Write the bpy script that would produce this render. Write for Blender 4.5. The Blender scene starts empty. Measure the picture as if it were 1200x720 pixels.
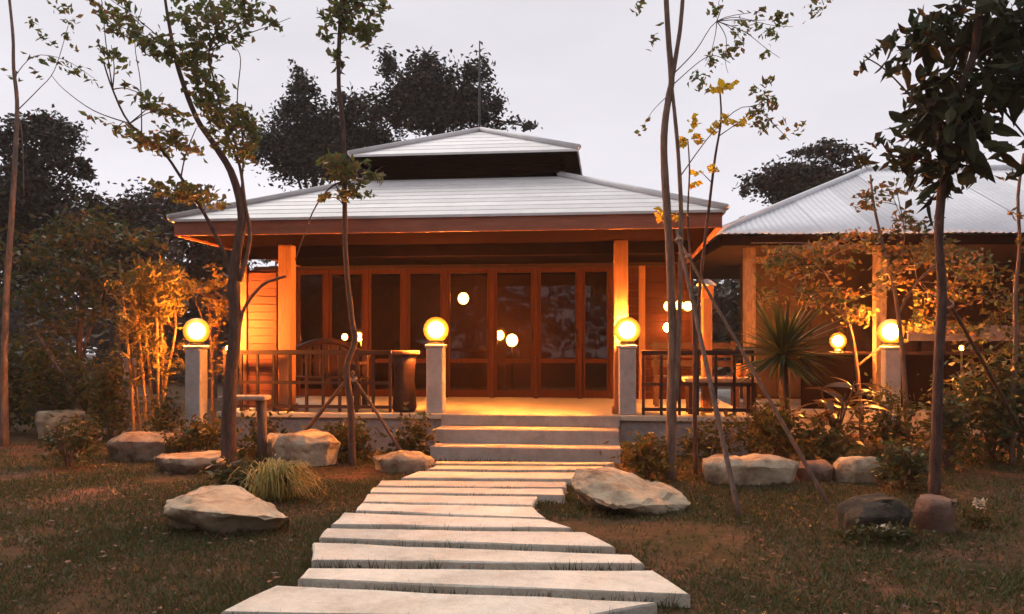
import bpy, bmesh, math, random
import numpy as np
from mathutils import Vector, Matrix, noise, Euler

random.seed(7)
rng = np.random.default_rng(11)
S = bpy.context.scene
COL = S.collection

# ------------------------------------------------------------------ camera
F, HZ, H = 1000.0, 405.0, 1.35        # focal length in photo pixels, horizon row, eye height
cam_d = bpy.data.cameras.new("camera")
cam = bpy.data.objects.new("camera", cam_d)
COL.objects.link(cam)
cam.location = (0, 0, H)
cam.rotation_euler = (math.radians(90), 0, 0)
cam_d.sensor_width = 36
cam_d.lens = F / 1200 * 36
cam_d.shift_y = (HZ - 360) / 1200
cam_d.clip_end = 2000
S.camera = cam

# ------------------------------------------------------------------ sky, sun, exposure
W = bpy.data.worlds.new("World")
S.world = W
W.use_nodes = True
wn, wl = W.node_tree.nodes, W.node_tree.links
bg = wn["Background"]
sky = wn.new("ShaderNodeTexSky")
sky.sky_type = 'NISHITA'
sky.sun_disc = False
SUN_EL, SUN_ROT = math.radians(50), math.radians(-30)
sky.sun_elevation = SUN_EL
sky.sun_rotation = SUN_ROT
sky.air_density = 1.5
sky.dust_density = 4
hs = wn.new("ShaderNodeHueSaturation")
hs.inputs["Saturation"].default_value = 0.10
hs.inputs["Value"].default_value = 0.5
mx = wn.new("ShaderNodeMix")
mx.data_type = 'RGBA'
mx.inputs["Factor"].default_value = 0.90        # an even cloud layer over the dusk sky
mx.inputs["B"].default_value = (6.75, 6.5, 7.05, 1)
wl.new(sky.outputs["Color"], hs.inputs["Color"])
wl.new(hs.outputs["Color"], mx.inputs["A"])
tcw = wn.new("ShaderNodeTexCoord")
mpw = wn.new("ShaderNodeMapping"); mpw.inputs["Scale"].default_value = (1.2, 1.2, 4.0)
cl = wn.new("ShaderNodeTexNoise"); cl.inputs["Scale"].default_value = 1.6; cl.inputs["Detail"].default_value = 6
mr = wn.new("ShaderNodeMapRange"); mr.inputs["From Min"].default_value = 0.3; mr.inputs["From Max"].default_value = 0.7
mr.inputs["To Min"].default_value = 0.88; mr.inputs["To Max"].default_value = 1.06
hv = wn.new("ShaderNodeHueSaturation")
wl.new(tcw.outputs["Generated"], mpw.inputs["Vector"]); wl.new(mpw.outputs["Vector"], cl.inputs["Vector"])
wl.new(cl.outputs["Fac"], mr.inputs["Value"]); wl.new(mr.outputs["Result"], hv.inputs["Value"])
wl.new(mx.outputs["Result"], hv.inputs["Color"])
sx = wn.new("ShaderNodeSeparateXYZ"); gz = wn.new("ShaderNodeMapRange")
gz.inputs["From Min"].default_value = 0.0; gz.inputs["From Max"].default_value = 1.0
gz.inputs["To Min"].default_value = 1.10; gz.inputs["To Max"].default_value = 0.62
wl.new(tcw.outputs["Generated"], sx.inputs["Vector"]); wl.new(sx.outputs["Z"], gz.inputs["Value"])
hv2 = wn.new("ShaderNodeHueSaturation")
wl.new(hv.outputs["Color"], hv2.inputs["Color"]); wl.new(gz.outputs["Result"], hv2.inputs["Value"])
wl.new(hv2.outputs["Color"], bg.inputs["Color"])
bg.inputs["Strength"].default_value = 0.1

sun_d = bpy.data.lights.new("sun", 'SUN')
sun_d.energy = 1.4
sun_d.angle = math.radians(40)
sun_d.color = (1, 0.94, 0.86)
sun = bpy.data.objects.new("sun", sun_d)
COL.objects.link(sun)
# sky sun_rotation turns clockwise from +Y seen from above
sdir = Vector((math.sin(SUN_ROT) * math.cos(SUN_EL), math.cos(SUN_ROT) * math.cos(SUN_EL), math.sin(SUN_EL)))
sun.rotation_euler = sdir.to_track_quat('Z', 'Y').to_euler()
sun.location = sdir * 60

S.view_settings.view_transform = 'Standard'
S.view_settings.look = 'None'
S.view_settings.exposure = 0.5
S.view_settings.gamma = 1.0
S.render.engine = 'CYCLES'
S.cycles.max_bounces = 6
S.cycles.transparent_max_bounces = 12
S.cycles.caustics_reflective = False
S.cycles.caustics_refractive = False
S.cycles.sample_clamp_indirect = 4.0

# ------------------------------------------------------------------ placing helpers
def P(px, py, D):
    """point at distance D that the photograph shows at pixel px, py"""
    return Vector(((px - 600) / F * D, D, H + (HZ - py) / F * D))

def G(px, py, z=0.0):
    """point at height z above the lawn shown at pixel px, py"""
    D = (H - z) * F / (py - HZ)
    return Vector(((px - 600) / F * D, D, z))

# ------------------------------------------------------------------ materials
def mat(name, c1, c2=None, scale=6.0, rough=0.7, bump=0.0, bscale=30.0, metal=0.0, stretch=None, detail=6.0,
        c3=None, spec=0.35, stain=0.0, stain_scale=1.6):
    m = bpy.data.materials.new(name)
    m.use_nodes = True
    n, l = m.node_tree.nodes, m.node_tree.links
    b = n["Principled BSDF"]
    b.inputs["Roughness"].default_value = rough
    b.inputs["Metallic"].default_value = metal
    b.inputs["Specular IOR Level"].default_value = spec
    c2 = c2 or c1
    tc = n.new("ShaderNodeTexCoord")
    mp = n.new("ShaderNodeMapping")
    l.new(tc.outputs["Object"], mp.inputs["Vector"])
    if stretch:
        mp.inputs["Scale"].default_value = stretch
    nz = n.new("ShaderNodeTexNoise")
    nz.inputs["Scale"].default_value = scale
    nz.inputs["Detail"].default_value = detail
    nz.inputs["Roughness"].default_value = 0.65
    l.new(mp.outputs["Vector"], nz.inputs["Vector"])
    r = n.new("ShaderNodeValToRGB")
    r.color_ramp.elements[0].position = 0.33
    r.color_ramp.elements[1].position = 0.67
    r.color_ramp.elements[0].color = (*c1, 1)
    r.color_ramp.elements[1].color = (*c2, 1)
    if c3:
        e = r.color_ramp.elements.new(0.5)
        e.color = (*c3, 1)
    l.new(nz.outputs["Fac"], r.inputs["Fac"])
    out = r.outputs["Color"]
    if stain:                                 # blotches, grit and water marks
        for sc, lo, hi, amt in ((stain_scale, 0.36, 0.60, stain), (95.0, 0.30, 0.55, stain * 0.6), (14.0, 0.34, 0.52, stain * 0.7)):
            ns = n.new("ShaderNodeTexNoise"); ns.inputs["Scale"].default_value = sc; ns.inputs["Detail"].default_value = 7
            ns.inputs["Roughness"].default_value = 0.7; ns.noise_dimensions = '4D'
            oj = n.new("ShaderNodeObjectInfo"); ml = n.new("ShaderNodeMath"); ml.operation = 'MULTIPLY'; ml.inputs[1].default_value = 40
            l.new(oj.outputs["Random"], ml.inputs[0]); l.new(ml.outputs["Value"], ns.inputs["W"])
            l.new(mp.outputs["Vector"], ns.inputs["Vector"])
            rs = n.new("ShaderNodeMapRange"); rs.inputs["From Min"].default_value = lo; rs.inputs["From Max"].default_value = hi
            rs.inputs["To Min"].default_value = 1 - amt
            l.new(ns.outputs["Fac"], rs.inputs["Value"])
            mu = n.new("ShaderNodeMix"); mu.data_type = 'RGBA'; mu.blend_type = 'MULTIPLY'; mu.inputs["Factor"].default_value = 1
            l.new(out, mu.inputs["A"]); l.new(rs.outputs["Result"], mu.inputs["B"])
            out = mu.outputs["Result"]
    oi = n.new("ShaderNodeObjectInfo")
    v = n.new("ShaderNodeMapRange")
    v.inputs["To Min"].default_value = 0.86
    v.inputs["To Max"].default_value = 1.12
    l.new(oi.outputs["Random"], v.inputs["Value"])
    h = n.new("ShaderNodeHueSaturation")
    l.new(v.outputs["Result"], h.inputs["Value"])
    l.new(out, h.inputs["Color"])
    l.new(h.outputs["Color"], b.inputs["Base Color"])
    if bump:
        nb = n.new("ShaderNodeTexNoise")
        nb.inputs["Scale"].default_value = bscale
        nb.inputs["Detail"].default_value = 8
        l.new(mp.outputs["Vector"], nb.inputs["Vector"])
        bp = n.new("ShaderNodeBump")
        bp.inputs["Strength"].default_value = bump
        bp.inputs["Distance"].default_value = 0.02
        hsrc = nb.outputs["Fac"]
        if "rock" in name:                    # hairline cracks
            vo = n.new("ShaderNodeTexVoronoi"); vo.feature = 'DISTANCE_TO_EDGE'; vo.inputs["Scale"].default_value = 5.5
            wp = n.new("ShaderNodeMix"); wp.data_type = 'RGBA'; wp.blend_type = 'ADD'; wp.inputs["Factor"].default_value = 0.25
            l.new(mp.outputs["Vector"], wp.inputs["A"]); l.new(nz.outputs["Color"], wp.inputs["B"]); l.new(wp.outputs["Result"], vo.inputs["Vector"])
            cr = n.new("ShaderNodeMapRange"); cr.inputs["From Max"].default_value = 0.035
            l.new(vo.outputs["Distance"], cr.inputs["Value"])
            ad = n.new("ShaderNodeMath"); ad.operation = 'MULTIPLY_ADD'; ad.inputs[1].default_value = 0.14
            l.new(cr.outputs["Result"], ad.inputs[0]); l.new(nb.outputs["Fac"], ad.inputs[2])
            hsrc = ad.outputs["Value"]
        l.new(hsrc, bp.inputs["Height"])
        l.new(bp.outputs["Normal"], b.inputs["Normal"])
    return m

def leaf_mat(name, cols, trans=0.3, rough=0.55):
    """foliage: every leaf picks its own tone"""
    m = bpy.data.materials.new(name)
    m.use_nodes = True
    n, l = m.node_tree.nodes, m.node_tree.links
    b = n["Principled BSDF"]
    b.inputs["Roughness"].default_value = rough
    b.inputs["Specular IOR Level"].default_value = 0.25
    g = n.new("ShaderNodeNewGeometry")
    r = n.new("ShaderNodeValToRGB")
    r.color_ramp.interpolation = 'LINEAR'
    els = r.color_ramp.elements
    els[0].color = (*cols[0], 1)
    els[1].color = (*cols[-1], 1)
    for i, c in enumerate(cols[1:-1]):
        e = els.new((i + 1) / (len(cols) - 1))
        e.color = (*c, 1)
    l.new(g.outputs["Random Per Island"], r.inputs["Fac"])
    l.new(r.outputs["Color"], b.inputs["Base Color"])
    t = n.new("ShaderNodeBsdfTranslucent")
    l.new(r.outputs["Color"], t.inputs["Color"])
    ms = n.new("ShaderNodeMixShader")
    ms.inputs["Fac"].default_value = trans
    l.new(b.outputs["BSDF"], ms.inputs[1])
    l.new(t.outputs["BSDF"], ms.inputs[2])
    l.new(ms.outputs["Shader"], n["Material Output"].inputs["Surface"])
    return m

def glow_mat(name, color, strength):
    m = bpy.data.materials.new(name)
    m.use_nodes = True
    b = m.node_tree.nodes["Principled BSDF"]
    b.inputs["Base Color"].default_value = (0.8, 0.75, 0.65, 1)
    b.inputs["Emission Color"].default_value = (*color, 1)
    b.inputs["Emission Strength"].default_value = strength
    return m

def globe_mat(name, core):
    """lit globe: blinding in the middle, the halo round the lamp painted on as amber edges"""
    m = glow_mat(name, (1, 1, 1), 1.0)
    n, l = m.node_tree.nodes, m.node_tree.links
    b = n["Principled BSDF"]
    b.inputs["Base Color"].default_value = (0.5, 0.3, 0.12, 1)
    lw = n.new("ShaderNodeLayerWeight")
    lw.inputs["Blend"].default_value = 0.5
    def ramp(stops):
        r = n.new("ShaderNodeValToRGB")
        e = r.color_ramp.elements
        e[0].position, e[0].color = stops[0][0], (*stops[0][1], 1)
        e[1].position, e[1].color = stops[-1][0], (*stops[-1][1], 1)
        for p, c in stops[1:-1]:
            k = e.new(p); k.color = (*c, 1)
        l.new(lw.outputs["Facing"], r.inputs["Fac"])
        return r
    hot = ramp([(0.0, (1, 1, 1)), (0.13, (0.9, 0.9, 0.9)), (0.17, (0.10, 0.10, 0.10)), (0.22, (0.008, 0.008, 0.008)), (0.32, (0, 0, 0))])
    rim = ramp([(0.25, (1.0, 0.62, 0.05)), (0.45, (1.0, 0.42, 0.015)), (0.72, (0.85, 0.24, 0.008)), (1.0, (0.45, 0.09, 0.005))])  # lens halo painted onto the globe as amber edge colours
    mxn = n.new("ShaderNodeMix"); mxn.data_type = 'RGBA'
    mxn.inputs["B"].default_value = (*core, 1)
    l.new(hot.outputs["Color"], mxn.inputs["Factor"])
    l.new(rim.outputs["Color"], mxn.inputs["A"])
    l.new(mxn.outputs["Result"], b.inputs["Emission Color"])
    return m

def glass_mat():
    m = bpy.data.materials.new("pane_glass")
    m.use_nodes = True
    n, l = m.node_tree.nodes, m.node_tree.links
    n.remove(n["Principled BSDF"])
    tr = n.new("ShaderNodeBsdfTransparent")
    tr.inputs["Color"].default_value = (0.52, 0.45, 0.38, 1)
    gl = n.new("ShaderNodeBsdfGlossy")
    gl.inputs["Roughness"].default_value = 0.02
    fr = n.new("ShaderNodeFresnel")
    fr.inputs["IOR"].default_value = 1.5
    nz = n.new("ShaderNodeTexNoise")
    nz.inputs["Scale"].default_value = 1.3
    bp = n.new("ShaderNodeBump")
    bp.inputs["Strength"].default_value = 0.05
    bp.inputs["Distance"].default_value = 0.05
    l.new(nz.outputs["Fac"], bp.inputs["Height"])
    l.new(bp.outputs["Normal"], gl.inputs["Normal"])
    ms = n.new("ShaderNodeMixShader")
    l.new(fr.outputs["Fac"], ms.inputs["Fac"])
    l.new(tr.outputs["BSDF"], ms.inputs[1])
    l.new(gl.outputs["BSDF"], ms.inputs[2])
    l.new(ms.outputs["Shader"], n["Material Output"].inputs["Surface"])
    return m

M = dict(
    roof=mat("pale_roof_sheet", (0.80, 0.78, 0.77), (0.89, 0.87, 0.86), 3.0, 0.55, 0.15, 60, stain=0.12),
    metal=mat("white_corrugated_sheet", (0.80, 0.81, 0.84), (0.88, 0.89, 0.92), 2.0, 0.45, 0.05, 40, stain=0.12),
    cap=mat("grey_ridge_cap", (0.60, 0.57, 0.58), (0.72, 0.69, 0.69), 5, 0.6),
    frame=mat("dark_red_teak_frame", (0.042, 0.010, 0.005), (0.085, 0.022, 0.009), 7, 0.6, 0.2, 60, stretch=(6, 6, 0.5), spec=0.1),
    teak=mat("teak_timber", (0.25, 0.105, 0.05), (0.37, 0.17, 0.085), 7, 0.5, 0.2, 60, stretch=(6, 6, 0.5)),
    teak_h=mat("teak_board", (0.13, 0.040, 0.022), (0.20, 0.066, 0.036), 7, 0.5, 0.2, 60, stretch=(0.5, 6, 6)),
    fascia=mat("red_brown_fascia", (0.32, 0.105, 0.062), (0.44, 0.16, 0.095), 5, 0.55, 0.2, 50, stretch=(0.6, 4, 4)),
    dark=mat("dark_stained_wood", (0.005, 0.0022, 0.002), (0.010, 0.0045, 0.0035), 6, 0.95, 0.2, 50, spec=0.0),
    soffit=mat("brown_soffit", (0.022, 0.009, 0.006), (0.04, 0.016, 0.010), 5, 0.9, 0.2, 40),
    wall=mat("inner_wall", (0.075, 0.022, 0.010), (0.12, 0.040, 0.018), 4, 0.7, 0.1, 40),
    concrete=mat("grey_concrete", (0.36, 0.31, 0.29), (0.50, 0.45, 0.42), 5, 0.85, 0.3, 45, stain=0.35),
    pillar=mat("pale_pillar_render", (0.52, 0.47, 0.44), (0.66, 0.61, 0.58), 5, 0.85, 0.3, 45, stain=0.22),
    floor=mat("cream_floor_tile", (0.55, 0.46, 0.34), (0.66, 0.56, 0.42), 5, 0.5, 0.1, 40),
    step=mat("pinkish_step_concrete", (0.56, 0.45, 0.37), (0.72, 0.60, 0.50), 7, 0.85, 0.3, 60, stain=0.2),
    slab=mat("pale_paving_slab", (0.64, 0.56, 0.45), (0.82, 0.75, 0.64), 3.5, 0.85, 0.4, 50, c3=(0.77, 0.70, 0.58), stain=0.22),
    rock=mat("buff_rock", (0.24, 0.145, 0.09), (0.66, 0.53, 0.37), 3.6, 0.9, 0.9, 16, c3=(0.56, 0.43, 0.29), stain=0.2),
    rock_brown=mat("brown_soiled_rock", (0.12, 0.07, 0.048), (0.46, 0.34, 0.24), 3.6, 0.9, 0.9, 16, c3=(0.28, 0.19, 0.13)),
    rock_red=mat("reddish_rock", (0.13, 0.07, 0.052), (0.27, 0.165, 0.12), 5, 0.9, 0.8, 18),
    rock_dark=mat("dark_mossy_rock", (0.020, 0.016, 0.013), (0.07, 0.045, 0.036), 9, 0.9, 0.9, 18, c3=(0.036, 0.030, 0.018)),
    bark=mat("grey_brown_bark", (0.07, 0.036, 0.028), (0.17, 0.10, 0.078), 9, 0.9, 0.8, 30, stretch=(3, 3, 0.8)),
    bark_pale=mat("pale_bark", (0.12, 0.075, 0.055), (0.27, 0.18, 0.135), 8, 0.9, 0.7, 30, stretch=(3, 3, 0.8)),
    bark_dark=mat("dark_bark", (0.04, 0.022, 0.018), (0.10, 0.06, 0.045), 8, 0.9, 0.7, 30, stretch=(3, 3, 0.8)),
    stake=mat("weathered_stake", (0.10, 0.062, 0.048), (0.20, 0.135, 0.108), 8, 0.9, 0.5, 30, stretch=(3, 3, 0.6)),
    stake_pale=mat("pale_stake", (0.36, 0.25, 0.18), (0.52, 0.38, 0.29), 8, 0.9, 0.5, 30, stretch=(3, 3, 0.6)),
    bamboo=mat("bamboo_culm", (0.15, 0.075, 0.028), (0.26, 0.14, 0.05), 5, 0.5, 0.1, 30),
    rail=mat("dark_railing_timber", (0.028, 0.010, 0.008), (0.055, 0.022, 0.016), 8, 0.6, 0.3, 40),
    furniture=mat("rustic_red_brown_wood", (0.028, 0.010, 0.008), (0.058, 0.021, 0.015), 8, 0.55, 0.3, 40),
    iron=mat("dark_iron", (0.02, 0.018, 0.018), (0.035, 0.03, 0.03), 8, 0.5),
    white=mat("white_paint", (0.72, 0.70, 0.67), (0.80, 0.78, 0.75), 8, 0.6),
    clay=mat("orange_clay", (0.42, 0.15, 0.05), (0.55, 0.22, 0.08), 6, 0.7, 0.2, 40),
    fence=mat("dark_fence_panel", (0.045, 0.035, 0.04), (0.085, 0.065, 0.07), 4, 0.8, 0.3, 30),
    grey=mat("grey_post", (0.16, 0.13, 0.14), (0.24, 0.20, 0.21), 6, 0.8, 0.2, 30),
    glass=glass_mat(),
    l_bg=leaf_mat("far_dark_leaves", [(0.026, 0.024, 0.018), (0.045, 0.042, 0.024), (0.075, 0.042, 0.036), (0.032, 0.040, 0.026)], 0.15),
    l_tree=leaf_mat("sapling_leaves", [(0.075, 0.115, 0.030), (0.16, 0.13, 0.04), (0.09, 0.135, 0.038), (0.19, 0.10, 0.05), (0.12, 0.15, 0.036)], 0.5),
    l_big=leaf_mat("broad_dark_leaves", [(0.024, 0.036, 0.014), (0.050, 0.038, 0.016), (0.020, 0.044, 0.018), (0.065, 0.034, 0.018)], 0.35),
    l_orange=leaf_mat("rusty_lamplit_leaves", [(0.19, 0.07, 0.02), (0.13, 0.095, 0.022), (0.24, 0.10, 0.02), (0.08, 0.08, 0.022)], 0.35),  # orange tones also stand in for lamp light on the bushy crown
    l_yellow=leaf_mat("yellow_leaves", [(0.62, 0.40, 0.02), (0.72, 0.48, 0.03), (0.55, 0.30, 0.02), (0.60, 0.43, 0.05)], 0.4),
    l_shrub=leaf_mat("shrub_leaves", [(0.045, 0.062, 0.018), (0.070, 0.085, 0.022), (0.12, 0.07, 0.03), (0.050, 0.075, 0.022)], 0.3),
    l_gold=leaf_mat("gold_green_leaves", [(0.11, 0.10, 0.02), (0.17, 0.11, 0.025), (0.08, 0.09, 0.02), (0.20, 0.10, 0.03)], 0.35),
    l_bamboo=leaf_mat("bamboo_leaves", [(0.13, 0.10, 0.02), (0.19, 0.11, 0.025), (0.09, 0.09, 0.02)], 0.4),
    l_clump=leaf_mat("straw_grass_blades", [(0.50, 0.36, 0.10), (0.30, 0.25, 0.06), (0.60, 0.43, 0.14), (0.16, 0.15, 0.04)], 0.35),
    l_palm=leaf_mat("palm_blades", [(0.030, 0.050, 0.018), (0.045, 0.065, 0.022)], 0.2, 0.4),
    l_helic=leaf_mat("broad_glossy_leaves", [(0.10, 0.075, 0.025), (0.15, 0.07, 0.03)], 0.3, 0.35),
    l_grass=leaf_mat("lawn_blades", [(0.055, 0.095, 0.022), (0.075, 0.085, 0.026), (0.042, 0.090, 0.022), (0.17, 0.080, 0.046), (0.060, 0.085, 0.024), (0.17, 0.10, 0.052)], 0.25),
    l_litter=leaf_mat("fallen_leaves", [(0.13, 0.045, 0.025), (0.09, 0.042, 0.026), (0.18, 0.07, 0.036), (0.07, 0.035, 0.022)], 0.1),
    petal=leaf_mat("cream_petals", [(0.55, 0.48, 0.34), (0.62, 0.56, 0.45)], 0.2),
    globe=globe_mat("lit_globe", (1300.0, 395.0, 56.0)),
    bulb=glow_mat("lit_bulb", (1.0, 0.40, 0.10), 75.0),
    bulb_soft=glow_mat("lit_amber_bulb", (1.0, 0.55, 0.08), 9.0),
)

# ------------------------------------------------------------------ object helpers
def tag(o, label=None, cat=None, group=None, kind=None):
    if label: o["label"] = label
    if cat: o["category"] = cat
    if group: o["group"] = group
    if kind: o["kind"] = kind
    return o

def thing(name, loc, label, cat, group=None, rotz=0.0):
    o = bpy.data.objects.new(name, None)
    o.empty_display_size = 0.2
    COL.objects.link(o)
    o.location = loc
    o.rotation_euler = (0, 0, rotz)
    return tag(o, label, cat, group)

def link(name, me, m, parent=None, loc=None):
    o = bpy.data.objects.new(name, me)
    if m and not me.materials:
        me.materials.append(m)
    COL.objects.link(o)
    if parent: o.parent = parent
    if loc is not None: o.location = loc
    return o

def catmull(pts, sub=4):
    pts = [Vector(p) for p in pts]
    if len(pts) < 3: return pts
    out = []
    n = len(pts)
    for i in range(n - 1):
        p0, p1, p2, p3 = pts[max(i - 1, 0)], pts[i], pts[i + 1], pts[min(i + 2, n - 1)]
        for k in range(sub):
            t = k / sub
            out.append(0.5 * ((2 * p1) + (p2 - p0) * t + (2 * p0 - 5 * p1 + 4 * p2 - p3) * t * t + (3 * p1 - p0 - 3 * p2 + p3) * t ** 3))
    out.append(pts[-1])
    return out

class MB:
    """collects shapes and links them as one mesh"""
    def __init__(s): s.v, s.f, s.sm = [], [], []
    def add(s, vs, fs, smooth=False):
        o = len(s.v)
        s.v += [tuple(x) for x in vs]
        s.f += [tuple(i + o for i in f) for f in fs]
        s.sm += [smooth] * len(fs)
    def box(s, lo, hi, rot=None, bev=0.0):
        lo, hi = Vector(lo), Vector(hi)
        if bev > 0:
            bm = bmesh.new()
            bmesh.ops.create_cube(bm, size=1)
            c, d = (lo + hi) / 2, hi - lo
            for v in bm.verts: v.co = Vector((v.co.x * d.x, v.co.y * d.y, v.co.z * d.z))
            bmesh.ops.bevel(bm, geom=bm.edges[:], offset=bev, segments=1, affect='EDGES')
            bm.verts.index_update()
            vs = [v.co.copy() for v in bm.verts]
            fs = [[v.index for v in f.verts] for f in bm.faces]
            bm.free()
        else:
            c, d = (lo + hi) / 2, (hi - lo) / 2
            vs = [Vector((x * d.x, y * d.y, z * d.z)) for x, y, z in
                  [(-1, -1, -1), (1, -1, -1), (1, 1, -1), (-1, 1, -1), (-1, -1, 1), (1, -1, 1), (1, 1, 1), (-1, 1, 1)]]
            fs = [(0, 3, 2, 1), (4, 5, 6, 7), (0, 1, 5, 4), (1, 2, 6, 5), (2, 3, 7, 6), (3, 0, 4, 7)]
        if rot: vs = [rot @ v for v in vs]
        s.add([v + c for v in vs], fs)
        return s
    def bar(s, a, b, w, h, up=Vector((0, 0, 1)), bev=0.0):
        a, b = Vector(a), Vector(b)
        d = b - a
        x = d.normalized()
        y = up.cross(x)
        if y.length < 1e-4: y = Vector((0, 1, 0)).cross(x)
        y.normalize()
        z = x.cross(y)
        R = Matrix((x, y, z)).transposed()
        L = d.length
        t = MB().box((-L / 2, -w / 2, -h / 2), (L / 2, w / 2, h / 2), bev=bev)
        s.add([R @ Vector(v) + (a + b) / 2 for v in t.v], t.f)
        return s
    def tube(s, pts, rad, n=8, wob=0.0, cap=True):
        pts = [Vector(p) for p in pts]
        k = len(pts)
        if not hasattr(rad, '__len__'): rad = [rad] * k
        vs, fs = [], []
        ref = Vector((0.31, 0.95, 0.1))
        for i, p in enumerate(pts):
            d = (pts[min(i + 1, k - 1)] - pts[max(i - 1, 0)]).normalized()
            x = d.cross(ref)
            if x.length < 1e-3: x = d.cross(Vector((1, 0, 0)))
            x.normalize()
            y = d.cross(x)
            for j in range(n):
                a = 2 * math.pi * j / n
                r = rad[i] * (1 + (random.uniform(-wob, wob) if wob else 0))
                vs.append(p + x * (math.cos(a) * r) + y * (math.sin(a) * r))
        for i in range(k - 1):
            for j in range(n):
                fs.append((i * n + j, i * n + (j + 1) % n, (i + 1) * n + (j + 1) % n, (i + 1) * n + j))
        if cap:
            fs.append(tuple(range(n - 1, -1, -1)))
            fs.append(tuple((k - 1) * n + j for j in range(n)))
        s.add(vs, fs, True)
        return s
    def lathe(s, prof, n=20, c=(0, 0, 0)):
        c = Vector(c)
        vs, fs = [], []
        for r, z in prof:
            for j in range(n):
                a = 2 * math.pi * j / n
                vs.append(c + Vector((r * math.cos(a), r * math.sin(a), z)))
        k = len(prof)
        for i in range(k - 1):
            for j in range(n):
                fs.append((i * n + j, i * n + (j + 1) % n, (i + 1) * n + (j + 1) % n, (i + 1) * n + j))
        fs.append(tuple(range(n - 1, -1, -1)))
        fs.append(tuple((k - 1) * n + j for j in range(n)))
        s.add(vs, fs, True)
        return s
    def ball(s, c, r, n=16, sq=1.0):
        m = n // 2
        prof = [(max(1e-4, r * math.sin(math.pi * i / m)), -r * sq * math.cos(math.pi * i / m)) for i in range(m + 1)]
        return s.lathe(prof, n, c)
    def mesh(s, name, off=None):
        me = bpy.data.meshes.new(name)
        vs = s.v if off is None else [tuple(Vector(v) - Vector(off)) for v in s.v]
        me.from_pydata(vs, [], s.f)
        me.polygons.foreach_set("use_smooth", s.sm)
        me.update()
        return me
    def build(s, name, m, parent=None, off=None, loc=None):
        return link(name, s.mesh(name, off), m, parent, loc)

def copies(name, me, m, parent, locs):
    """alike pieces sharing one mesh"""
    for p in locs:
        link(name, me, m, parent, p)

def np_mesh(name, V, tris):
    me = bpy.data.meshes.new(name)
    n, k = len(V), len(tris)
    me.vertices.add(n)
    me.vertices.foreach_set("co", V.astype(np.float32).ravel())
    me.loops.add(k * 3)
    me.loops.foreach_set("vertex_index", tris.astype(np.int32).ravel())
    me.polygons.add(k)
    me.polygons.foreach_set("loop_start", np.arange(0, k * 3, 3, dtype=np.int32))
    me.polygons.foreach_set("loop_total", np.full(k, 3, dtype=np.int32))
    me.update(calc_edges=True)
    return me

def unit(a): return a / (np.linalg.norm(a, axis=1, keepdims=True) + 1e-9)

def leaf_arrays(C, ln, wd, droop=0.3, up=0.0):
    """a folded pointed leaf at each centre"""
    n = len(C)
    d = rng.normal(size=(n, 3))
    d[:, 2] = d[:, 2] * 0.6 - droop + up
    d = unit(d)
    s = unit(np.cross(d, rng.normal(size=(n, 3))))
    nr = np.cross(d, s)
    L = (ln * rng.uniform(0.65, 1.3, n))[:, None]
    Wd = (wd * rng.uniform(0.7, 1.25, n))[:, None]
    a = C - d * L * 0.5
    m = C - nr * Wd * 0.25
    V = np.stack([a, m + s * Wd * 0.5, C + d * L * 0.5, m - s * Wd * 0.5], 1).reshape(-1, 3)
    b = np.arange(n)[:, None] * 4
    T = np.concatenate([b + [0, 1, 2], b + [0, 2, 3]], 0)
    return V, T

def leaves_obj(name, C, ln, wd, m, parent, droop=0.3, kind=None, up=0.0):
    C = np.asarray(C, float)
    if parent is not None:
        C = C - np.array(parent.location)
    V, T = leaf_arrays(C, ln, wd, droop, up)
    o = link(name, np_mesh(name, V, T), m, parent)
    if kind: o["kind"] = kind
    return o

def blob(c, r, n, clumps=8, tight=0.42):
    """clumped points in an uneven ellipsoid"""
    c, r, n, clumps = np.array(c), np.array(r), int(n), int(clumps)
    cc = unit(rng.normal(size=(clumps, 3))) * (rng.uniform(0.15, 1, (clumps, 1)) ** 0.5)
    idx = rng.integers(0, clumps, n)
    rad = rng.uniform(0.6, 1.3, clumps)[idx][:, None]
    return c + (cc[idx] * 0.85 + rng.normal(size=(n, 3)) * tight * 0.5 * rad) * r

# ------------------------------------------------------------------ the ground
def lawn_z(x, y): return 0.015 * noise.noise(Vector((x * 0.9, y * 0.9, 0)))

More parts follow.
